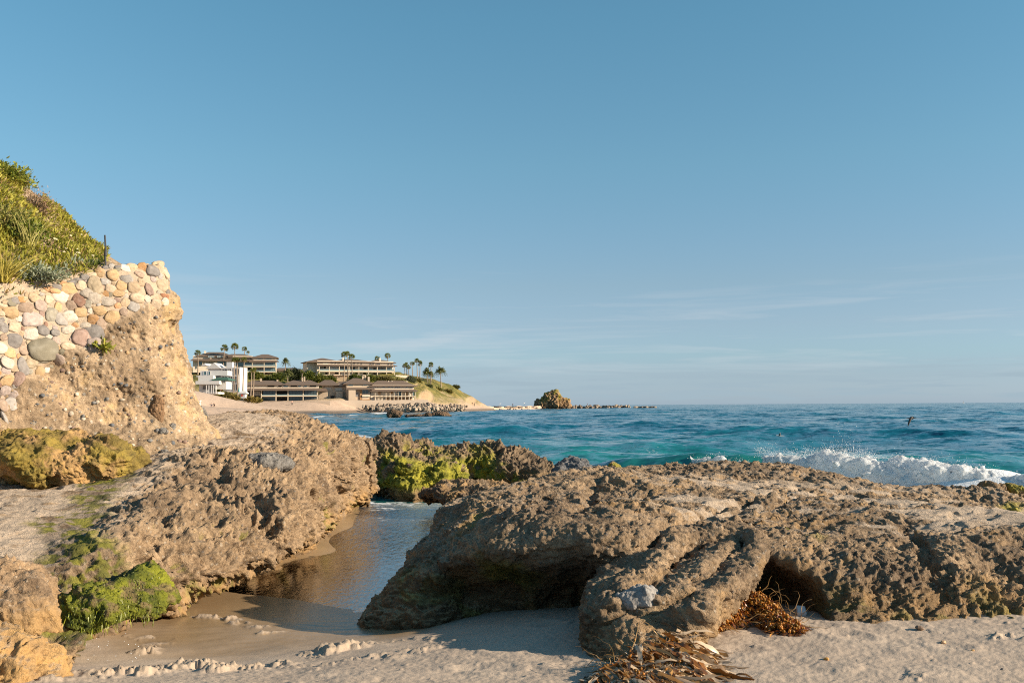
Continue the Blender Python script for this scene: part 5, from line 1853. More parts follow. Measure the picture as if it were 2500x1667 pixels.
h.boxes('railing', M_WHITE, [(478, 520, 917, 918, .2, .35), (478, 520, 920, 920.6, .2, .35)])

h = House('lifeguard_tower', 'small white and pink lifeguard hut on the beach below the palms', 586, 973, 318, .0)
h.boxes('cabin', M_WHITE, [(585.5, 598, 959, 972, 0, 2.2)])
h.hip('roof', 584, 600, 959, 954, 0, 2.2, 5, M_WHITE, .3)
h.boxes('sign_panel', plain('red_panel', (.55, .08, .05), .6), [(588.5, 593, 962, 967, -.12, -.03)])
h.boxes('ramp', M_WHITE, [(597, 603, 972, 976.5, -1.2, 1)])
h.o['category'] = 'lifeguard hut'


def walls(name, label, px0, px1, py0, py1, d0, d1, mat, cat='wall'):
    a, b = at(px0, py1, d0), at(px1, py1, d1)
    zt = at(px0, py0, d0)[2]
    e = (b - a)
    e[2] = 0
    n = np.array([-e[1], e[0], 0]) / np.linalg.norm(e) * .5
    V = []
    for k in range(13):
        p = a + (b - a) * k / 12
        p[2] = 0
        jit = .06 * math.sin(k * 2.3)
        for q, z in ((p, a[2] - 2.5), (p + n, a[2] - 2.5), (p + n, zt + jit), (p, zt + jit)):
            V.append((q[0], q[1], z))
    F = []
    for k in range(12):
        o_ = 4 * k
        F += [[o_ + j, o_ + (j + 1) % 4, o_ + 4 + (j + 1) % 4, o_ + 4 + j] for j in range(4)]
    F += [[0, 3, 2, 1], [48, 49, 50, 51]]
    return tag(link(name, np_mesh(name, np.array(V), np.array(F), False), mat), label, cat)


walls('sea_wall', 'low pale sea wall in front of the dark glazed beach block', 640, 806, 980, 985.5, 350, 352, M_CONC)
walls('sea_wall', 'taller stained concrete sea wall behind the boulders', 808, 1045, 977, 986.5, 360, 372, M_CONC)
walls('garden_wall', 'long low pale wall on the bluff right of the hilltop block', 966, 998, 915.5, 921, 411, 416, M_CONC)

# ------------------------------------------------------------------ palms
MAT_FROND = leaf_mat('palm_leaves')


def palm_meshes(seed, kind, H, R):
    rng = np.random.default_rng(seed)
    V, F = [], []
    n = 12
    for k in range(n + 1):
        t = k / n
        r = .24 * (1 - .45 * t) + .10 * math.exp(-t * 9)
        cx, cy = .35 * math.sin(t * 1.6 + seed) * t, .25 * math.sin(t * 2 + 2 * seed) * t
        V += [(cx + r * math.cos(a), cy + r * math.sin(a), -1.5 + (H + 1.5) * t) for a in np.arange(7) / 7 * 2 * math.pi]
    for k in range(n):
        F += [[7 * k + q, 7 * k + (q + 1) % 7, 7 * k + 7 + (q + 1) % 7, 7 * k + 7 + q] for q in range(7)]
    trunk = np_mesh('trunk', np.array(V), np.array(F))
    top = np.array([.35 * math.sin(1.6 + seed), .25 * math.sin(2 + 2 * seed), H])
    C, D, L, Wd, T = [], [], [], [], []
    if kind == 'fan':
        for k in range(46):
            a, e = rng.uniform(0, 6.28), rng.uniform(-.75, 1.35)
            d = np.array([math.cos(a) * math.cos(e), math.sin(a) * math.cos(e), math.sin(e)])
            hub = top + d * R * .45
            dead = e < -.35
            for q in range(9):
                dd = d + rng.normal(size=3) * .42
                C.append(hub if q else top)
                D.append(dd if q else d)
                L.append(R * rng.uniform(.4, .62) if q else R * .5)
                Wd.append(R * .085 if q else .05)
                T.append(np.array([.30, .22, .10]) * rng.uniform(.7, 1.1) if dead else (np.array([.085, .115, .03]) + rng.random() * np.array([.15, .12, .02])))
    else:
        for k in range(44):
            a, e = rng.uniform(0, 6.28), rng.uniform(-.1, 1.4)
            d = np.array([math.cos(a) * math.cos(e), math.sin(a) * math.cos(e), math.sin(e)])
            s = np.cross(d, [0, 0, 1])
            s /= np.linalg.norm(s) + 1e-6
            for q in range(11):
                t = (q + .5) / 11
                p = top + d * R * t - np.array([0, 0, 1]) * R * .75 * t * t * math.cos(e)
                for sg in (-1, 1):
                    C.append(p)
                    D.append(s * sg + d * .5 - np.array([0, 0, .35 * t]))
                    L.append(R * .30 * (1 - .55 * t))
                    Wd.append(R * .085)
                    T.append((np.array([.075, .095, .035]) + rng.random() * np.array([.12, .10, .03])))
    crown = leaves_mesh('crown', np.array(C), np.array(D), np.array(L), np.array(Wd), np.array(T), rng, .3)
    return trunk, crown


MAT_TRUNK = plain('palm_trunk', (.27, .205, .15), .9, .25, 1.5)
PALM_CACHE = {}


def palm(px, pc, pb, d, kind, R, label, group=None):
    s = d / FPX
    H = (pb - pc) * s
    key = (kind, round(H / 3), R)
    base = at(px, pb, d)
    if key not in PALM_CACHE:
        PALM_CACHE[key] = (palm_meshes(len(PALM_CACHE) + 3, kind, H, R * s), H)
    (tr, cr), H0 = PALM_CACHE[key]
    o = tag(empty('palm_tree', base, (px * 1.7) % 6.28), label, 'palm tree', group)
    o.scale = (1, 1, H / H0)
    link('trunk', tr, None, o)
    link('crown', cr, None, o)
    if not tr.materials:
        tr.materials.append(MAT_TRUNK)
        cr.materials.append(MAT_FROND)


GP = 'palms around the beach buildings'
for a in [
    (545, 850, 905, 398, 'fan', 11, 'dark fan palm with a full round crown above the white house roof'),
    (571, 846, 912, 398, 'fan', 10.5, 'tallest fan palm of the left group, standing above the brown roof'),
    (597, 852, 890, 418, 'fan', 7.5, 'short thick palm just showing over the left brown roof'),
    (607, 860, 892, 420, 'fan', 4.5, 'smallest palm top peeping over the left brown roof'),
    (483, 862, 905, 380, 'fan', 9, 'palm half hidden behind the cliff edge at the far left'),
    (570, 880, 958, 326, 'fan', 9, 'leftmost of three tall front palms by the white house'),
    (580, 879, 964, 326, 'fan', 8.5, 'middle one of three tall front palms by the white house'),
    (593, 878, 962, 326, 'fan', 8.5, 'rightmost of three tall front palms by the white house'),
    (611.5, 906, 966, 330, 'fan', 6.5, 'left one of the close pair of shorter palms before the dark beach block'),
    (618, 903, 965, 331, 'fan', 7, 'right one of the close pair of shorter palms before the dark beach block'),
    (697, 884, 915, 405, 'date', 13, 'feathery palm alone against the sky between the hilltop blocks'),
    (703, 912, 935, 372, 'date', 17, 'broad bushy palm rising behind the dark beach block roof'),
    (736, 909, 925, 380, 'fan', 4.5, 'very small palm among the dark trees of the bluff'),
    (840, 866, 938, 392, 'fan', 9.5, 'tall palm crossing the hilltop block, left of the pair'),
    (850, 864, 932, 396, 'fan', 8, 'dark palm crown squeezed between the pair over the hilltop block'),
    (860, 872, 932, 390, 'fan', 9.5, 'tall leaning palm crossing the hilltop block, right of the pair'),
    (922, 876, 905, 428, 'fan', 8, 'low palm crown behind the right hilltop roof, left of its chimney'),
    (945, 869, 905, 430, 'fan', 8.5, 'palm crown behind the right hilltop roof, right of its chimney'),
    (989, 893, 918, 424, 'fan', 6.5, 'first small palm right of the hilltop block'),
    (993.5, 890, 919, 427, 'fan', 6.5, 'second palm in the clump right of the hilltop block'),
    (998.5, 897, 921, 424, 'fan', 6, 'shortest palm in the clump right of the hilltop block'),
    (1007, 888, 920, 426, 'fan', 7.5, 'full crowned palm in the middle of the headland row'),
    (1019, 881, 924, 430, 'fan', 7.5, 'tallest palm of the headland row'),
    (1025, 888, 928, 430, 'fan', 6.5, 'slim palm close to the tallest one in the headland row'),
    (1051, 891, 941, 436, 'fan', 7.5, 'slender fan palm rising between the two date palms'),
    (1044, 910, 941, 436, 'date', 16, 'broad date palm on the headland, left one'),
    (1054, 914, 941, 445, 'date', 11, 'smaller date palm half hidden behind the slender fan palm'),
    (1077, 906, 941, 440, 'date', 17, 'big arching date palm standing alone on the headland'),
]:
    palm(*a, GP)

# ------------------------------------------------------------------ trees and hedges of the bluff
k = 0
for px, py, d, rx, rz, lab, h1, h2 in [
    (620, 915, 372, 26, 9, 'bright green hedge under the stilts of the left hillside block', (.05, .075, .012), (.20, .20, .03)),
    (680, 918, 378, 20, 11, 'round green bush right of the left hillside block', (.05, .075, .012), (.18, .19, .03)),
    (655, 924, 376, 22, 8, 'low dark hedge behind the dark beach block roof', (.035, .055, .012), (.14, .15, .025)),
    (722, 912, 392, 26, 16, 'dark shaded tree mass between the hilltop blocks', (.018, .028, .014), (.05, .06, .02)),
    (752, 915, 384, 17, 12, 'dense green tree at the left corner of the hilltop block', (.045, .07, .012), (.17, .18, .03)),
    (778, 922, 386, 24, 11, 'sunlit green tree below the left end of the hilltop block', (.06, .085, .014), (.22, .21, .035)),
    (806, 924, 388, 16, 10, 'green bush beside the bare orange bank', (.05, .075, .012), (.18, .18, .03)),
    (866, 922, 388, 18, 9, 'deep green bush right of the bare orange bank', (.045, .07, .012), (.14, .15, .025)),
    (900, 922, 392, 26, 9, 'clipped long green hedge below the hilltop balconies', (.06, .085, .016), (.19, .19, .035)),
    (938, 926, 394, 24, 10, 'brown and green bush under the right end of the hilltop block', (.07, .075, .02), (.24, .17, .06)),
    (970, 932, 400, 24, 10, 'mixed dry shrub on the bluff below the low pale wall', (.07, .075, .025), (.26, .19, .07)),
    (1003, 925, 412, 13, 10, 'grey green tree under the first headland palms', (.06, .075, .05), (.17, .18, .11)),
    (1018, 930, 418, 12, 8, 'olive shrub on the headland crest under the tallest palm', (.07, .075, .02), (.24, .19, .05)),
    (1042, 942, 430, 14, 5, 'dark shrub at the foot of the left date palm', (.05, .065, .03), (.15, .15, .06)),
    (1113, 944, 455, 10, 4, 'dark rounded shrub on the end of the headland', (.06, .075, .02), (.18, .16, .05)),
    (1065, 951, 436, 16, 6, 'olive shrub on the headland slope below the arching palm', (.07, .08, .02), (.22, .19, .05)),
    (1090, 955, 440, 16, 5, 'tawny shrub on the seaward slope of the headland', (.09, .09, .02), (.27, .21, .06)),
    (548, 962, 318, 22, 7, 'tawny dune bush below the white house', (.07, .075, .02), (.30, .24, .08)),
    (566, 970, 312, 20, 6, 'dry yellow dune bush left of the lifeguard hut', (.10, .09, .02), (.36, .27, .09)),
    (532, 953, 316, 13, 8, 'green bush beside the red umbrella', (.06, .08, .015), (.24, .21, .05)),
    (527, 968, 300, 10, 3, 'flat tuft of dune plants near the dark bench', (.09, .09, .02), (.30, .24, .08)),
    (612, 974, 316, 14, 6, 'golden dune bush right of the lifeguard hut', (.12, .09, .02), (.38, .28, .09)),
    (628, 976, 322, 11, 5, 'dry dune bush in front of the dark beach block', (.10, .085, .02), (.32, .25, .08))]:
    s = d / FPX
    base = at(px, py + rz * .9, d)
    cat = 'tree' if ' tree' in lab else ('hedge' if 'hedge' in lab else 'bush')
    bush({'tree': 'leafy_tree', 'hedge': 'hedge', 'bush': 'bush'}[cat], base, (rx * s, rx * s * .55, rz * s * 1.6), int(900 + rx * rz * 6), h1, lab, cat, 400 + k, .62, 70, h2, 'plants of the bluff and dunes')
    k += 1

# ------------------------------------------------------------------ boulders of the revetment
MAT_BOULDER = plain('boulder_stone', (.27, .21, .155), .9, .35, .9)
MAT_BOULDER2 = plain('pale_boulder_stone', (.38, .30, .225), .9, .3, .9)
MAT_BOULDER3 = plain('dark_boulder_stone', (.17, .13, .10), .9, .3, .9)
BV2, BF2 = ico(3)
BOUL = []
for k in range(9):
    v = np.sign(BV2) * np.abs(BV2) ** .8
    v = v * (1 + .55 * fbm(BV2 * .9 + k * 5.3, 3, 330 + k))[:, None] * np.array([1, .85, .75])
    me = np_mesh('boulder', v, BF2, False)
    me.materials.append((MAT_BOULDER, MAT_BOULDER2, MAT_BOULDER3, MAT_BOULDER)[k % 4])
    BOUL.append(me)
rngb = np.random.default_rng(41)
rows = [(880, 1050, 989.5, 368, .95), (884, 1075, 993.2, 362, 1.05), (892, 1120, 996.6, 356, 1.0), (960, 1130, 999.2, 350, .85), (1050, 1135, 991.5, 372, .8)]
for x0, x1, py, d, r in rows:
    x = x0
    while x < x1:
        x += rngb.uniform(4.2, 7.5) * r
        fallen = at(x, py + rngb.uniform(-1.4, 1.4) - (x - 960) * .006, d + rngb.uniform(-2, 2) + max(0, x - 1040) * .3)
        o = bpy.data.objects.new('boulder', BOUL[rngb.integers(9)])
        COL.objects.link(o)
        o.location = fallen
        sc_ = r * rngb.uniform(.55, 1.05)
        o.scale = (sc_, sc_, sc_ * rngb.uniform(.75, 1.1))
        o.rotation_euler = rngb.uniform(-3, 3, 3)
        tag(o, 'boulder in the rock revetment heaped below the sea wall', 'boulder', 'boulders of the revetment')

# rocks standing in the shallows
MAT_SEAROCK = rock_mat('dark_sea_rock', (.085, .06, .042), (.22, .15, .095), pebbles=.1)
for px, py, d, w, hgt, lab, sd_ in [(962, 1011, 212, 1.6, .85, 'dark brown rock in the shallows off the boulders, left one', 1), (1075, 1012, 214, 2.3, .75, 'long rust brown rock in the shallows off the boulders, right one', 2),
                                    (1022, 1014.5, 213, 1.5, .28, 'low black ledge awash between the two shallow water rocks', 3), (998, 1014.5, 213, .9, .22, 'small wet rock awash beside the dark brown one', 4), (1045, 1013, 213, .8, .4, 'small knob of rock touching the long rust brown rock', 5)]:
    o = boulder('sea_rock', at(px, py, d), (w, w * .6, hgt), 340 + sd_, MAT_SEAROCK, 0, w / 9, 1, (.12, .18, .05, .06), warp=.2)
    tag(o, lab, 'rock')
for px, py, d, r, lab, sd_ in [(1496, 1146, 19, (.14, .14, .13), 'small mossy rock tip showing over the right rock crest', 11), (2425, 1197, 15.6, (.22, .18, .12), 'dark wet rock at the water edge behind the right rock', 12), (2478, 1200, 15.6, (.16, .14, .12), 'little black rock at the right edge of the picture, by the foam', 13)]:
    o = boulder('wet_rock', at(px, py, d), r, 340 + sd_, MAT_MID, 0, .03, 2, (.03, .05, .03, .012), moss_paint(360 + sd_, -.1, .7, .3), warp=.2)
    tag(o, lab, 'rock')

# ------------------------------------------------------------------ sea stack, spit and reef
def stack_fn(P):
    w = fbm(P * .22, 4, 371)
    q = np.full(len(P), 1e9)
    for px, py, r in ((1352, 989, (6.2, 5.5, 8.3)), (1330, 992, (5.0, 4.5, 5.2)), (1374, 992, (4.6, 4.5, 4.6)), (1318, 995, (3.0, 3, 2.6))):
        c = at(px, py, 600)
        e = np.sqrt((((P - c) / np.array(r)) ** 2).sum(1)) - 1
        q = smin(q, e * min(r), 1.0)
    return q + 1.6 * w


def stack_paint(V, N):
    n1 = fbm(V * .3, 4, 372)
    moss = sstep(4.5, 8.5, V[:, 2] + 3 * n1) * .65 * sstep(-.2, .2, n1 + .2)
    return np.stack([moss, 0 * n1, sstep(0, .3, n1) * .6, sstep(1.4, .5, V[:, 2]) * .8], 1)


c = at(1350, 990, 600)
MAT_STACK = rock_mat('ochre_sea_stack', (.20, .13, .075), (.46, .32, .19), pebbles=0, speck=3)
o = implicit('sea_stack', (c[0] - 15, 591, -1), (c[0] + 15, 609, 11), .5, stack_fn, 2, lambda V, N: N * (1.3 * fbm(V * .45, 4, 373, .6, True) + .4 * fbm(V * 1.6, 3, 374))[:, None], stack_paint, MAT_STACK)
tag(o, 'rounded ochre sea stack with green patches at the end of the sand spit', 'rock')
rngr = np.random.default_rng(51)
x = 1392
k = 0
while x < 1602:
    w = rngr.uniform(5, 10)
    if x < 1535 or x > 1548:
        tall = 2.0 if x < 1535 else .7
        o = bpy.data.objects.new('reef_rock', BOUL[(2, 6, 0, 4)[k % 4]])
        COL.objects.link(o)
        o.location = at(x, 995.5 - (x - 1392) * .012, 602 + rngr.uniform(-3, 3))
        o.scale = (w * .16, 1.2, tall * rngr.uniform(.55, 1.15))
        o.rotation_euler = (0, 0, rngr.uniform(-3, 3))
        tag(o, 'low brown reef rock in the broken line right of the sea stack', 'rock', 'reef rocks beyond the stack')
    x += w * .8
    k += 1


def spit():
    pts = [at(1120, 989, 470), at(1180, 990, 500), at(1245, 991.5, 540), at(1312, 993, 585), at(1325, 994, 600)]
    hw = [9, 8, 6, 4.5, 3]
    V, F = [], []
    nb = 13
    n = 60
    L = np.linspace(0, 4, n)
    for t in L:
        k = min(int(t), 3)
        p = pts[k] + (pts[k + 1] - pts[k]) * (t - k)
        w = np.interp(t, range(5), hw)
        for q in np.linspace(-1, 1, nb):
            hgt = 1.75 * (1 - q * q) ** .7 - .15 + .18 * math.sin(t * 17 + q * 3) * (1 - q * q)
            V.append((p[0] + q * w * .5, p[1] + q * w * 1.6, hgt if abs(q) < .99 else -.6))
    F = [[i * nb + q, i * nb + q + 1, (i + 1) * nb + q + 1, (i + 1) * nb + q] for i in range(n - 1) for q in range(nb - 1)]
    F = [f[::-1] for f in F]
    tag(link('sand_spit', np_mesh('sand_spit', np.array(V), np.array(F)), plain('spit_sand', (.44, .33, .25), .95, .12, .4)), kind='structure')
    for k in range(26):
        px = rngr.uniform(1205, 1312)
        o = bpy.data.objects.new('spit_rock', BOUL[(2, 6)[k % 2]])
        COL.objects.link(o)
        o.location = at(px, 993.2 + (px - 1205) * .012 + rngr.uniform(-.5, .9), np.interp(px, [1180, 1245, 1312], [490, 528, 575]))
        s_ = rngr.uniform(.4, .8)
        o.scale = (s_ * 1.6, s_, s_ * .8)
        o.rotation_euler = (0, 0, rngr.uniform(-3, 3))
        tag(o, 'small dark rock along the edge of the sand spit', 'rock', 'rocks along the sand spit')


spit()
# ------------------------------------------------------------------ seaweed
MAT_WEED = leaf_mat('seaweed')
m, N_, out_ = new_mat('wet_seaweed')
col_ = N_.n('ShaderNodeAttribute', attribute_name='tint', attribute_type='GEOMETRY').outputs['Color']
p_ = N_.n('ShaderNodeBsdfPrincipled', {'Base Color': col_, 'Roughness': .38, 'Specular IOR Level': .5})
t_ = N_.n('ShaderNodeBsdfTranslucent', {'Color': col_})
mx_ = N_.n('ShaderNodeMixShader', {0: .25, 1: p_.outputs[0], 2: t_.outputs[0]})
finish(N_, out_, mx_.outputs[0])
MAT_KELP = m


def ribbons(name, P0, D0, L, W, cols, rng, parent, seg=7, crumple=.5, ground=None, wav=1.0):
    """crumpled blades"""
    n = len(P0)
    p = P0.copy()
    d = D0 / np.linalg.norm(D0, axis=1, keepdims=True)
    V = []
    up = np.tile([0, 0, 1.0], (n, 1)) + rng.normal(size=(n, 3)) * .5
    for k in range(seg):
        t = k / (seg - 1)
        s = np.cross(d, up)
        s /= np.linalg.norm(s, axis=1, keepdims=True) + 1e-9
        w = W * (.25 + .75 * math.sin(math.pi * min(1, .15 + t * .85)) ** .6) * (1 - .25 * t)
        ru = rng.normal(size=(n, 1)) * .25 * wav
        nrm = np.cross(s, d)
        V += [p - s * w[:, None] * .5 + nrm * ru * w[:, None], p + nrm * w[:, None] * .22 * rng.normal(size=(n, 1)) * wav, p + s * w[:, None] * .5 - nrm * ru * w[:, None]]
        d = d + rng.normal(size=(n, 3)) * crumple * .45
        d[:, 2] -= .16
        d /= np.linalg.norm(d, axis=1, keepdims=True)
        up = up + rng.normal(size=(n, 3)) * .3
        p = p + d * (L / (seg - 1))[:, None]
        if ground is not None:
            p[:, 2] = np.maximum(p[:, 2], ground(p[:, 0], p[:, 1]) + .006)
    V = np.stack(V, 1)                      # n, 3*seg, 3
    F = []
    for k in range(seg - 1):
        for q in (0, 1):
            F.append([3 * k + q, 3 * k + q + 1, 3 * k + 4 + q, 3 * k + 3 + q])
    F = (np.arange(n)[:, None, None] * 3 * seg + np.array(F)[None]).reshape(-1, 4)
    me = np_mesh(name, V.reshape(-1, 3), F)
    set_attr(me, 'tint', np.repeat(cols, 3 * seg, 0))
    return link(name, me, MAT_KELP, parent)


def beads(name, C, R, cols, rng, parent, stretch=1.5):
    BV, BF = ico(1)
    n = len(C)
    ax = rng.normal(size=(n, 3))
    ax /= np.linalg.norm(ax, axis=1, keepdims=True)
    v = BV[None] * R[:, None, None]
    v = v + ax[:, None, :] * (v * ax[:, None, :]).sum(-1, keepdims=True) * (stretch - 1)
    V = (v + C[:, None, :]).reshape(-1, 3)
    F = (np.arange(n)[:, None, None] * len(BV) + BF[None]).reshape(-1, 3)
    me = np_mesh(name, V, F)
    set_attr(me, 'tint', np.repeat(cols, len(BV), 0))
    return link(name, me, MAT_KELP, parent)


def ground_z(x, y):
    return beach_height(np.asarray(x, float).ravel(), np.asarray(y, float).ravel())[0]


def kelp(name, label, spine, hgt, wid, seed, nblade, L, W, pal, nbead, nstipe, main=None, mat=(.10, .04, .012), curl=.5):
    rng = np.random.default_rng(seed)
    spine = np.array(spine)
    o = tag(empty(name, (0, 0, 0)), label, 'seaweed')

    def cloud(n):
        k = rng.integers(len(spine) - 1, size=n)
        t = rng.random((n, 1))
        c = spine[k] + (spine[k + 1] - spine[k]) * t
        hh = (np.array(hgt)[k] * (1 - t[:, 0]) + np.array(hgt)[k + 1] * t[:, 0])
        ww = (np.array(wid)[k] * (1 - t[:, 0]) + np.array(wid)[k + 1] * t[:, 0])
        a, r = rng.uniform(0, 6.28, n), rng.random(n) ** .6
        x, y = c[:, 0] + np.cos(a) * r * ww, c[:, 1] + np.sin(a) * r * ww * .75
        z = ground_z(x, y) + hh * (1 - r ** 1.6) * rng.uniform(.45, 1.05, n) + .005
        return np.stack([x, y, z], 1), np.stack([np.cos(a), np.sin(a), rng.normal(size=n) * .4], 1)
    def mound(x, y):
        best = np.zeros(len(x))
        for k in range(len(spine) - 1):
            d, t = seg_dist(spine[k], spine[k + 1], x, y)
            hh, ww = hgt[k] + (hgt[k + 1] - hgt[k]) * t, wid[k] + (wid[k + 1] - wid[k]) * t
            best = np.maximum(best, hh * np.exp(-(d / ww) ** 2 * 1.6))
        return ground_z(x, y) + best * .62
    # the dark matted body of the heap
    lo_, hi_ = spine.min(0) - max(wid) * 1.2, spine.max(0) + max(wid) * 1.2
    gx, gy = np.meshgrid(np.linspace(lo_[0], hi_[0], 110), np.linspace(lo_[1], hi_[1], 110), indexing='ij')
    gx, gy = gx.ravel(), gy.ravel()
    Pm = np.stack([gx, gy, 0 * gx], 1).astype(np.float32)
    mz = mound(gx, gy) - ground_z(gx, gy)
    gzv = ground_z(gx, gy) + mz * (1 + .7 * fbm(Pm * 14, 4, seed)) + .02 * fbm(Pm * 40, 2, seed + 1) * (mz > .01) - .012
    ii = np.arange(110 * 110).reshape(110, 110)
    Qm = np.stack([ii[:-1, :-1], ii[1:, :-1], ii[1:, 1:], ii[:-1, 1:]], -1).reshape(-1, 4)
    me = np_mesh('mat', np.stack([gx, gy, gzv], 1), Qm[(mz[Qm] > .008).all(1)])
    set_attr(me, 'tint', np.array(mat)[None] * (1 + .8 * fbm(Pm * 25, 3, seed + 2))[:, None].clip(.3, 2))
    link('mat', me, MAT_KELP, o)
    pal = np.array(pal)
    P, D = cloud(nblade)
    D[:, 2] = -.1
    if main is not None:
        D = D * .7 + np.array(main)
    cols = pal[rng.integers(len(pal), size=nblade)] * rng.uniform(.6, 1.3, (nblade, 1))
    ribbons('blades', P, D, rng.uniform(.6, 1.3, nblade) * L, rng.uniform(.6, 1.3, nblade) * W, cols, rng, o, seg=9, crumple=curl, ground=mound)
    if nbead:
        P, D = cloud(nbead)
        P[:, 2] += .012
        cols = np.array([.38, .11, .015])[None] * rng.uniform(.5, 1.25, (nbead, 1)) + np.array([0, .04, 0])
        tag(beads('floats', P, rng.uniform(.006, .0125, nbead), cols, rng, o), kind='stuff')
    P, D = cloud(nstipe)
    P[:, 2] += .02
    cols = np.array([.36, .22, .09])[None] * rng.uniform(.4, 1.4, (nstipe, 1))
    ribbons('stipes', P, D + np.array([0, 0, .3]), rng.uniform(.12, .3, nstipe), np.full(nstipe, .006), cols, rng, o, seg=9, crumple=.9, ground=mound, wav=.3)
    return o


kelp('kelp_pile', 'rusty orange heap of kelp with round floats in the hollow beside the rock leg',
     onl([(1715, 1545, .42), (1770, 1520, .42), (1835, 1495, .42), (1880, 1515, .41), (1925, 1545, .42)]), (.03, .16, .24, .15, .06), (.06, .16, .22, .16, .13), 61, 900, .08, .02,
     [(.30, .085, .012), (.42, .15, .02), (.20, .05, .012), (.10, .03, .012), (.50, .24, .05)], 1100, 150)
kelp('kelp_pile', 'tan and brown tangle of drying kelp blades at the bottom edge of the photo',
     onl([(1480, 1668, .45), (1560, 1630, .44), (1640, 1590, .43), (1660, 1650, .45), (1560, 1690, .45)]), (.08, .17, .17, .12, .08), (.16, .17, .12, .18, .2), 62, 560, .30, .032,
     [(.52, .38, .25), (.56, .43, .30), (.36, .20, .08), (.20, .08, .02), (.44, .25, .09), (.54, .41, .28), (.28, .12, .03)], 60, 110, (.9, -.75, 0), (.20, .11, .04), .45)

# algae hanging from the lip of the stream ledge, and drops falling from it
dg_ = bpy.context.evaluated_depsgraph_get()
shelf_bvh = BVHTree.FromObject(mossy_ledge, dg_)
rng_ = np.random.default_rng(63)
P, D, EDGE = [], [], []
for _ in range(1100):
    px, py = rng_.uniform(150, 390), rng_.uniform(1395, 1600)
    loc, nor = hit(px, py, shelf_bvh)
    if loc is None or loc.y > 9.2:
        continue
    P.append(np.array(loc) + np.array(nor) * .004)
    f_ = np.array(nor)
    EDGE.append(.075 if nor.z < .1 else .018)
    D.append(np.array([.1, -.15, -.9]) + f_ * .25 + rng_.normal(size=3) * .12)
P, D = np.array(P), np.array(D)
EDGE = np.array(EDGE)
g_ = np.clip(.5 + .7 * fbm(P * 3.0, 3, 401) + rng_.normal(size=len(P)) * .12, 0, 1)[:, None]
cols = (np.array([.06, .085, .012]) * (1 - g_) + np.array([.27, .29, .025]) * g_)
o = ribbons('hanging_algae', P, D, rng_.uniform(.4, 1.2, len(P)) * EDGE, rng_.uniform(.003, .007, len(P)), cols, rng_, None, seg=5, crumple=.35)
tag(o, 'fringe of wet bright green algae hanging over the lip of the stream ledge', 'algae', kind='stuff')
P = np.stack([rng_.uniform(-3.25, -2.6, 90), rng_.uniform(6.9, 7.3, 90), rng_.uniform(.2, .48, 90)], 1)[:40]
m, N_, out_ = new_mat('water_drop')
finish(N_, out_, N_.n('ShaderNodeBsdfPrincipled', {'Base Color': (.8, .85, .9), 'Roughness': .05, 'Specular IOR Level': 1.0}).outputs[0])
o = beads('water_drops', P, rng_.uniform(.0015, .003, 40), np.full((40, 3), .8), rng_, None, 1.6)
o.data.materials.clear()
o.data.materials.append(m)
tag(o, kind='stuff')

# ------------------------------------------------------------------ small things on the sand
def put(px, py, z=.42):
    p = on(px, py, z)
    for _ in range(4):
        p = on(px, py, float(ground_z([p[0]], [p[1]])[0]))
    return p


bm = bmesh.new()
bmesh.ops.create_cube(bm, size=1, matrix=Matrix.Diagonal((.070, .115, .040, 1)))
bmesh.ops.bevel(bm, geom=bm.edges[:], offset=.005, segments=2, affect='EDGES')
me = bpy.data.meshes.new('white_block')
bm.to_mesh(me)
bm.free()
o = link('white_block', me, plain('chalky_white', (.56, .55, .54), .9, .15, 40))
o.location = Vector(put(1956, 1500)) + Vector((0, 0, .028))
o.rotation_euler = (.30, .05, -.15)
tag(o, 'small pale worn block lying on the shaded sand beside the orange kelp', 'block')


def shell(px, py, size, col, label, seed):
    BV, BF = ico(3)
    v = BV * (1 + .25 * fbm(BV * 1.3 + seed, 2, seed))[:, None] * np.array([size, size * .7, size * .5])
    v[:, 2] += .12 * size * np.sin(v[:, 0] / size * 9)
    me = np_mesh('shell', v, BF)
    o = link('shell', me, plain('shell_%d' % seed, col, .5, .25, 60))
    o.location = Vector(put(px, py)) + Vector((0, 0, size * .3))
    o.rotation_euler = (0, .2, seed)
    tag(o, label, 'shell')


shell(2303, 1570, .024, (.50, .30, .16), 'small tan shell casting a shadow on the open sand, nearest the right rock', 1)
shell(2017, 1610, .020, (.52, .26, .06), 'little amber shell on the sand below the pale block', 2)
shell(2374, 1588, .013, (.50, .28, .09), 'tiny amber shell on the sand right of the tan one', 3)
shell(2447, 1635, .014, (.10, .085, .075), 'tiny dark pebble near the lower right corner of the sand', 4)
shell(1742, 1591, .018, (.52, .27, .06), 'amber bit of kelp float on the sand between the two kelp piles', 5)
shell(2245, 1535, .03, (.16, .10, .06), 'brown bark chip at the foot of the right rock', 6)

# ------------------------------------------------------------------ birds
def loft(rings, nseg=8):
    """closed tube through (x, y, z, radius_side, radius_up)"""
    V, F = [], []
    for (x, y, z, a, b) in rings:
        V += [(x, y + a * math.cos(t), z + b * math.sin(t)) for t in np.arange(nseg) / nseg * 2 * math.pi]
    for k in range(len(rings) - 1):
        F += [[nseg * k + q, nseg * k + (q + 1) % nseg, nseg * (k + 1) + (q + 1) % nseg, nseg * (k + 1) + q] for q in range(nseg)]
    return V, F


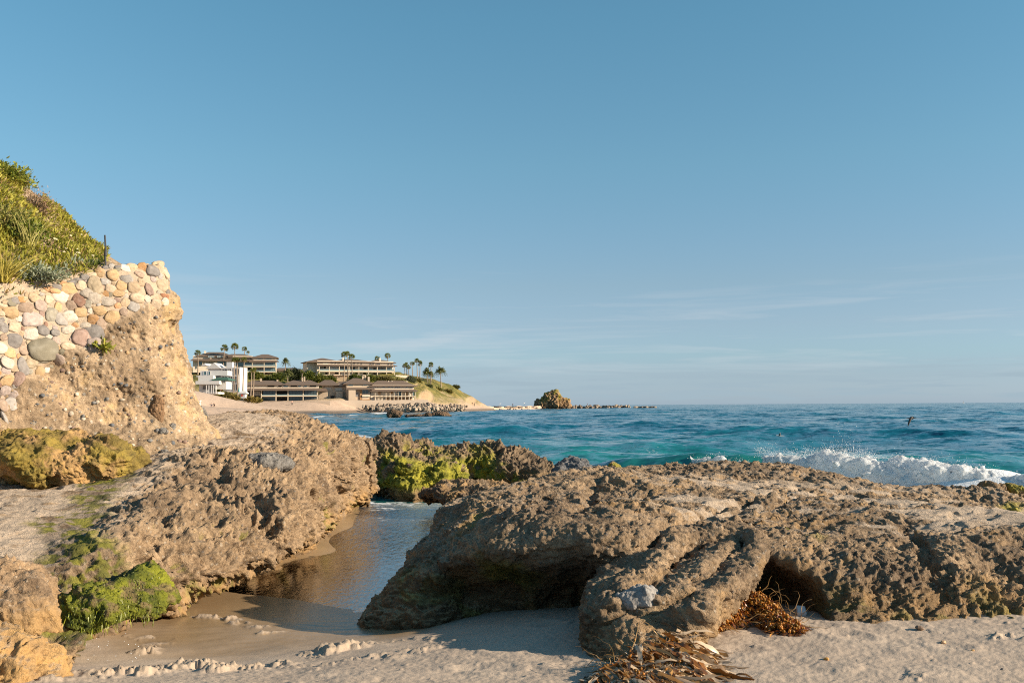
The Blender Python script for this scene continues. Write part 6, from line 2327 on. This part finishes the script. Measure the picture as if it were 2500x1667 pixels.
def wing_pts(root, pts, chord, thick=.02):
    """an arched wing through the points, chord along x"""
    V, F = [], []
    P = [root] + pts
    for k, p in enumerate(P):
        c = chord[k]
        V += [(p[0] + c * .45, p[1], p[2]), (p[0], p[1], p[2] + thick * (1 - k / len(P))), (p[0] - c * .55, p[1], p[2] - .01), (p[0], p[1], p[2] - thick * .6 * (1 - k / len(P)))]
    for k in range(len(P) - 1):
        F += [[4 * k + q, 4 * k + (q + 1) % 4, 4 * k + 4 + (q + 1) % 4, 4 * k + 4 + q] for q in range(4)]
    F += [[0, 3, 2, 1], [4 * len(P) - 4 + q for q in range(4)]]
    return V, F


def bird(label, cat, px, py, d, s, rz, body, wing, beak, wings, tilt=0.0):
    o = tag(empty('flying_bird', at(px, py, d), rz), label, cat)
    o.scale = (s, s, s)
    o.rotation_euler = (tilt, 0, rz)
    V, F = loft([(-.62, 0, .02, .02, .01), (-.5, 0, .02, .09, .025), (-.36, 0, .0, .07, .05), (-.1, 0, -.02, .11, .11), (.12, 0, 0, .10, .10), (.27, 0, .05, .05, .05), (.36, 0, .08, .055, .055), (.43, 0, .08, .04, .04), (.46, 0, .075, .015, .015)])
    link('body', np_mesh('body', V, F), body, o)
    for pts, chord in wings:
        V, F = wing_pts((0, 0, .05), pts, chord)
        link('wing', np_mesh('wing', V, F), wing, o)
    V, F = loft([(.45, 0, .075, .018, .02), (.45 + beak * .6, 0, .05, .012, .012), (.45 + beak, 0, .03, .004, .004)], 6)
    link('beak', np_mesh('beak', V, F), body, o)


M_BIRD = plain('dark_feathers', (.05, .042, .036), .8, .2, 8)
M_BIRDW = plain('white_feathers', (.62, .61, .6), .8, .1, 8)
M_BIRDG = plain('grey_feathers', (.16, .165, .17), .8, .1, 8)
bird('dark brown pelican gliding low over the sea at the right with its wings bent down', 'pelican', 2226, 1021, 78, .70, -.25, M_BIRD, M_BIRD, .34,
     [([(-.05, -.25, .10), (-.2, -.55, .0), (-.42, -.8, -.45), (-.52, -.86, -.75)], (.32, .34, .30, .2, .05)), ([(.0, .25, .12), (.12, .6, .1), (.3, .95, .0), (.36, 1.1, -.06)], (.32, .32, .26, .18, .05))], .15)
bird('small gull flying over the swell above the middle of the right rock with raised wings', 'gull', 1903, 1064, 52, .40, 2.9, M_BIRDW, M_BIRDG, .12,
     [([(-.02, -.2, .14), (-.05, -.45, .30), (-.16, -.8, .42)], (.24, .24, .18, .03)), ([(-.02, .2, .14), (-.05, .45, .28), (-.16, .8, .36)], (.24, .24, .18, .03))])
for px, py, lab in ((1221, 987, 'white gull standing on the sand spit, left one'), (1280, 985.5, 'white gull standing on the sand spit, right one')):
    d = 520 if px < 1250 else 545
    o = tag(empty('standing_gull', at(px, py + 1.5, d), .4), lab, 'gull')
    o.scale = (1.6, 1.6, 1.6)
    V, F = loft([(-.42, 0, .36, .02, .01), (-.3, 0, .38, .07, .05), (0, 0, .42, .12, .13), (.16, 0, .5, .08, .09), (.22, 0, .62, .06, .06), (.30, 0, .66, .06, .06), (.36, 0, .65, .02, .02)])
    link('body', np_mesh('body', V, F), M_BIRDW, o)
    for sy in (-.04, .04):
        V, F = loft([(0, sy, -.05, .012, .012), (.01, sy, .15, .012, .012), (0, sy, .32, .02, .02)], 5)
        V = [(z * 0 + x, y, z) for x, y, z in V]
        link('leg', np_mesh('leg', [(sy * .0 + .012 * math.cos(t), sy + .012 * math.sin(t), z) for z in (-.1, .36) for t in np.arange(5) * 1.2566], [[q, (q + 1) % 5, 5 + (q + 1) % 5, 5 + q] for q in range(5)]), M_BIRDG, o)


# ------------------------------------------------------------------ people far along the beach
def skinned(name, joints, edges, radii, mat, parent, sub=1):
    me = bpy.data.meshes.new(name)
    me.from_pydata([Vector(j) for j in joints], edges, [])
    o = bpy.data.objects.new(name, me)
    COL.objects.link(o)
    o.modifiers.new('skin', 'SKIN')
    for v, r in zip(me.skin_vertices[0].data, radii):
        v.radius = (r, r)
    me.skin_vertices[0].data[0].use_root = True
    s = o.modifiers.new('sub', 'SUBSURF')
    s.levels = s.render_levels = sub
    dg = bpy.context.evaluated_depsgraph_get()
    me2 = bpy.data.meshes.new_from_object(o.evaluated_get(dg))
    bpy.data.objects.remove(o)
    me2.polygons.foreach_set('use_smooth', np.ones(len(me2.polygons), bool))
    return link(name, me2, mat, parent)


M_SKIN = plain('skin', (.46, .28, .20), .6, .05)
M_HAIR = plain('dark_hair', (.03, .022, .018), .6)


def person(px, py, d, rz, label, top, bottom, arms=((-.25, 0, .95), (.25, 0, .95)), stride=.12, skirt=False, hgt=1.7, long_hair=True):
    b = at(px, py, d)
    z = gz(b[0], b[1])
    if abs(z - b[2]) < .8:
        b[2] = z
    o = tag(empty('person', b, rz), label, 'person', 'people on the far beach')
    s = hgt / 1.72
    o.scale = (s, s, s)
    J = [(0, 0, .95), (0, 0, 1.18), (0, .0, 1.38), (0, 0, 1.48), (0, -.01, 1.60), (0, -.01, 1.69)]
    R = [.12, .12, .13, .05, .085, .06]
    E = [(0, 1), (1, 2), (2, 3), (3, 4), (4, 5)]
    sh = []
    for sgn, hand in zip((-1, 1), arms):
        k = len(J)
        hx, hy, hz = hand
        J += [(sgn * .18, 0, 1.37), ((sgn * .18 + hx) / 2 + sgn * .05, hy * .5 + .03, (1.37 + hz) / 2), (hx, hy, hz), (hx * 1.06, hy - .05, hz - .06)]
        R += [.055, .042, .032, .03]
        E += [(2, k), (k, k + 1), (k + 1, k + 2), (k + 2, k + 3)]
        sh.append(k)
    lg = []
    for sgn in (-1, 1):
        k = len(J)
        J += [(sgn * .1, 0, .88), (sgn * .1, -sgn * stride * .7, .48), (sgn * .1, sgn * stride * .9, .07), (sgn * .1, sgn * stride * .9 - .12, .03)]
        R += [.085, .06, .04, .035]
        E += [(0, k), (k, k + 1), (k + 1, k + 2), (k + 2, k + 3)]
        lg.append(k)
    skinned('body', J, E, R, M_SKIN, o)
    g = .022
    ids = [0, 1, 2] + [q for k in sh for q in (k, k + 1)]
    mp_ = {q: i for i, q in enumerate(ids)}
    skinned('shirt', [J[q] for q in ids], [(mp_[a], mp_[c]) for a, c in E if a in mp_ and c in mp_], [R[q] + g for q in ids], top, o)
    if skirt:
        V, F = [], []
        for zz, r in ((1.08, .14), (.9, .19), (.5, .27), (.08, .36)):
            V += [(r * math.cos(a) * (1 + .06 * math.sin(5 * a)), r * math.sin(a), zz) for a in np.arange(14) / 14 * 2 * math.pi]
        for k in range(3):
            F += [[14 * k + q, 14 * k + 14 + q, 14 * k + 14 + (q + 1) % 14, 14 * k + (q + 1) % 14] for q in range(14)]
        link('skirt', np_mesh('skirt', V, F), bottom, o)
    else:
        ids = [0] + [q for k in lg for q in (k, k + 1, k + 2)]
        mp_ = {q: i for i, q in enumerate(ids)}
        skinned('trousers', [J[q] for q in ids], [(mp_[a], mp_[c]) for a, c in E if a in mp_ and c in mp_], [R[q] + g for q in ids], bottom, o)
    hj = [(0, .03, 1.70), (0, .06, 1.62), (0, .08, 1.5), (0, .08, 1.3)][:4 if long_hair else 2]
    skinned('hair', hj, [(k, k + 1) for k in range(len(hj) - 1)], [.085, .08, .06, .05][:len(hj)], M_HAIR, o)


C_NAVY, C_WHT, C_PINK, C_BLK, C_TAN = plain('navy_cloth', (.035, .045, .07), .8), plain('white_cloth', (.72, .68, .62), .8), plain('pink_cloth', (.62, .27, .22), .8), plain('black_cloth', (.02, .02, .022), .8), plain('beige_cloth', (.5, .38, .28), .8)
person(516, 1005, 226, .3, 'person in a dark jacket striding on the beach with one arm stretched out', C_NAVY, C_NAVY, ((-.62, 0, 1.36), (.22, -.1, .98)), .2)
person(523, 1005, 227, 2.6, 'person in dark top and pale trousers raising an arm beside the striding one', C_BLK, C_TAN, ((-.22, 0, .95), (.26, -.1, 1.72)), .12, long_hair=False)
person(567.5, 997, 270, 1.2, 'person in a long white dress walking alone on the sand', C_WHT, C_WHT, ((-.24, -.1, .95), (.24, .1, .95)), .1, True)
person(713, 985, 342, 1.0, 'person in a pink shirt and dark trousers by the low sea wall', C_PINK, C_BLK, ((-.22, -.1, .95), (.24, 0, .9)), .1, long_hair=False)
person(488, 1000, 200, .5, 'person in pale clothes half hidden behind the cliff foot', C_WHT, C_WHT, long_hair=False)
for px, py, d, t, b_, lab in ((1131, 990.5, 440, C_NAVY, C_NAVY, 'tiny person in dark clothes on the far sand below the headland, first from left'), (1142, 989.5, 445, C_PINK, C_BLK, 'tiny person in a pink top on the far sand below the headland'),
                              (1153, 990, 450, C_BLK, C_TAN, 'tiny person in a black top on the far sand near the boulders'), (1158, 991.5, 448, C_NAVY, C_BLK, 'tiny person at the water edge below the headland'),
                              (1174, 986.5, 495, C_BLK, C_BLK, 'tiny dark person on the spit just beyond the headland'), (1182, 986.5, 500, C_NAVY, C_TAN, 'tiny person in navy on the spit right of the dark one'),
                              (1252, 986.5, 540, C_NAVY, C_BLK, 'lone tiny person standing on the sand spit'), (1434, 990.5, 603, C_NAVY, C_BLK, 'tiny person standing on the reef right of the sea stack')):
    person(px, py, d, px * .7, lab, t, b_, long_hair=False)
    o = bpy.data.objects[[x.name for x in bpy.data.objects if x.get('label') == lab][0]]
    if px > 1165:
        o.location.z = {1174: 1.45, 1182: 1.5, 1252: 1.5, 1434: 1.6}[px]

# closed beach umbrellas, bench, boat
def umbrella(px, y0, y1, d, mat, label):
    s = d / FPX
    o = tag(empty('beach_umbrella', at(px, y1, d)), label, 'umbrella')
    H = (y1 - y0) * s
    V, F = loft([(0, 0, 0, .03, .03), (0, 0, 0.01, .03, .03)], 6)
    ring = lambda r, z: [(r * math.cos(a), r * math.sin(a), z) for a in np.arange(8) / 8 * 6.2832]
    q4 = lambda n: [[8 * k + q, 8 * k + (q + 1) % 8, 8 * k + 8 + (q + 1) % 8, 8 * k + 8 + q] for k in range(n - 1) for q in range(8)]
    link('pole', np_mesh('pole', ring(.035, -.3) + ring(.03, H * 1.02), q4(2)), M_WHITE, o)
    link('canopy', np_mesh('canopy', ring(.30, H * .22) + ring(.26, H * .4) + ring(.17, H * .75) + ring(.03, H), q4(4)), mat, o)


umbrella(539, 935, 956, 312, plain('red_canvas', (.62, .07, .035), .8), 'closed red umbrella in front of the white house')
umbrella(583, 944, 960, 322, plain('teal_canvas', (.04, .24, .27), .8), 'closed teal umbrella near the lifeguard hut')
o = tag(empty('beach_bench', at(544, 979, 296), -.35), 'dark wooden bench on the sand slope below the white house', 'bench')
M_DW = plain('dark_wood', (.06, .05, .042), .8)


def box(name, a, b, mat, parent):
    bm = bmesh.new()
    a, b = Vector(a), Vector(b)
    bmesh.ops.create_cube(bm, size=1, matrix=Matrix.Translation((a + b) / 2) @ Matrix.Diagonal((*(b - a), 1)))
    me = bpy.data.meshes.new(name)
    bm.to_mesh(me)
    bm.free()
    return link(name, me, mat, parent)


box('seat', (-1.1, -.25, .42), (1.1, .25, .5), M_DW, o)
box('backrest', (-1.1, .2, .55), (1.1, .26, .8), M_DW, o)
for xx in (-.95, .85):
    box('leg', (xx, -.22, -.3), (xx + .1, .22, .42), M_DW, o)
o = tag(empty('sailing_boat', (0, 0, 0)), 'tiny white sailing boat far out on the horizon at the right', 'boat')
q = at(2352, 981.3, 2600)
o.location = (q[0], q[1], 0.1)
V, F = loft([(-2.6, 0, .5, .2, .35), (-1, 0, .45, .9, .5), (1.2, 0, .45, .8, .5), (2.8, 0, .6, .08, .3)])
link('hull', np_mesh('hull', V, F), M_WHITE, o)
link('sail', np_mesh('sail', [(-2.2, 0, 1.3), (.4, .05, 1.3), (.5, 0, 7.2), (-2.2, .06, 1.3), (.4, .11, 1.3), (.5, .06, 7.2)], [[0, 1, 2], [5, 4, 3], ], False), M_WHITE, o)
link('mast', np_mesh('mast', [(.5 + .06 * math.cos(a), .06 * math.sin(a), z) for z in (.4, 7.5) for a in np.arange(6) * 1.0472], [[k, (k + 1) % 6, 6 + (k + 1) % 6, 6 + k] for k in range(6)]), M_WHITE, o)
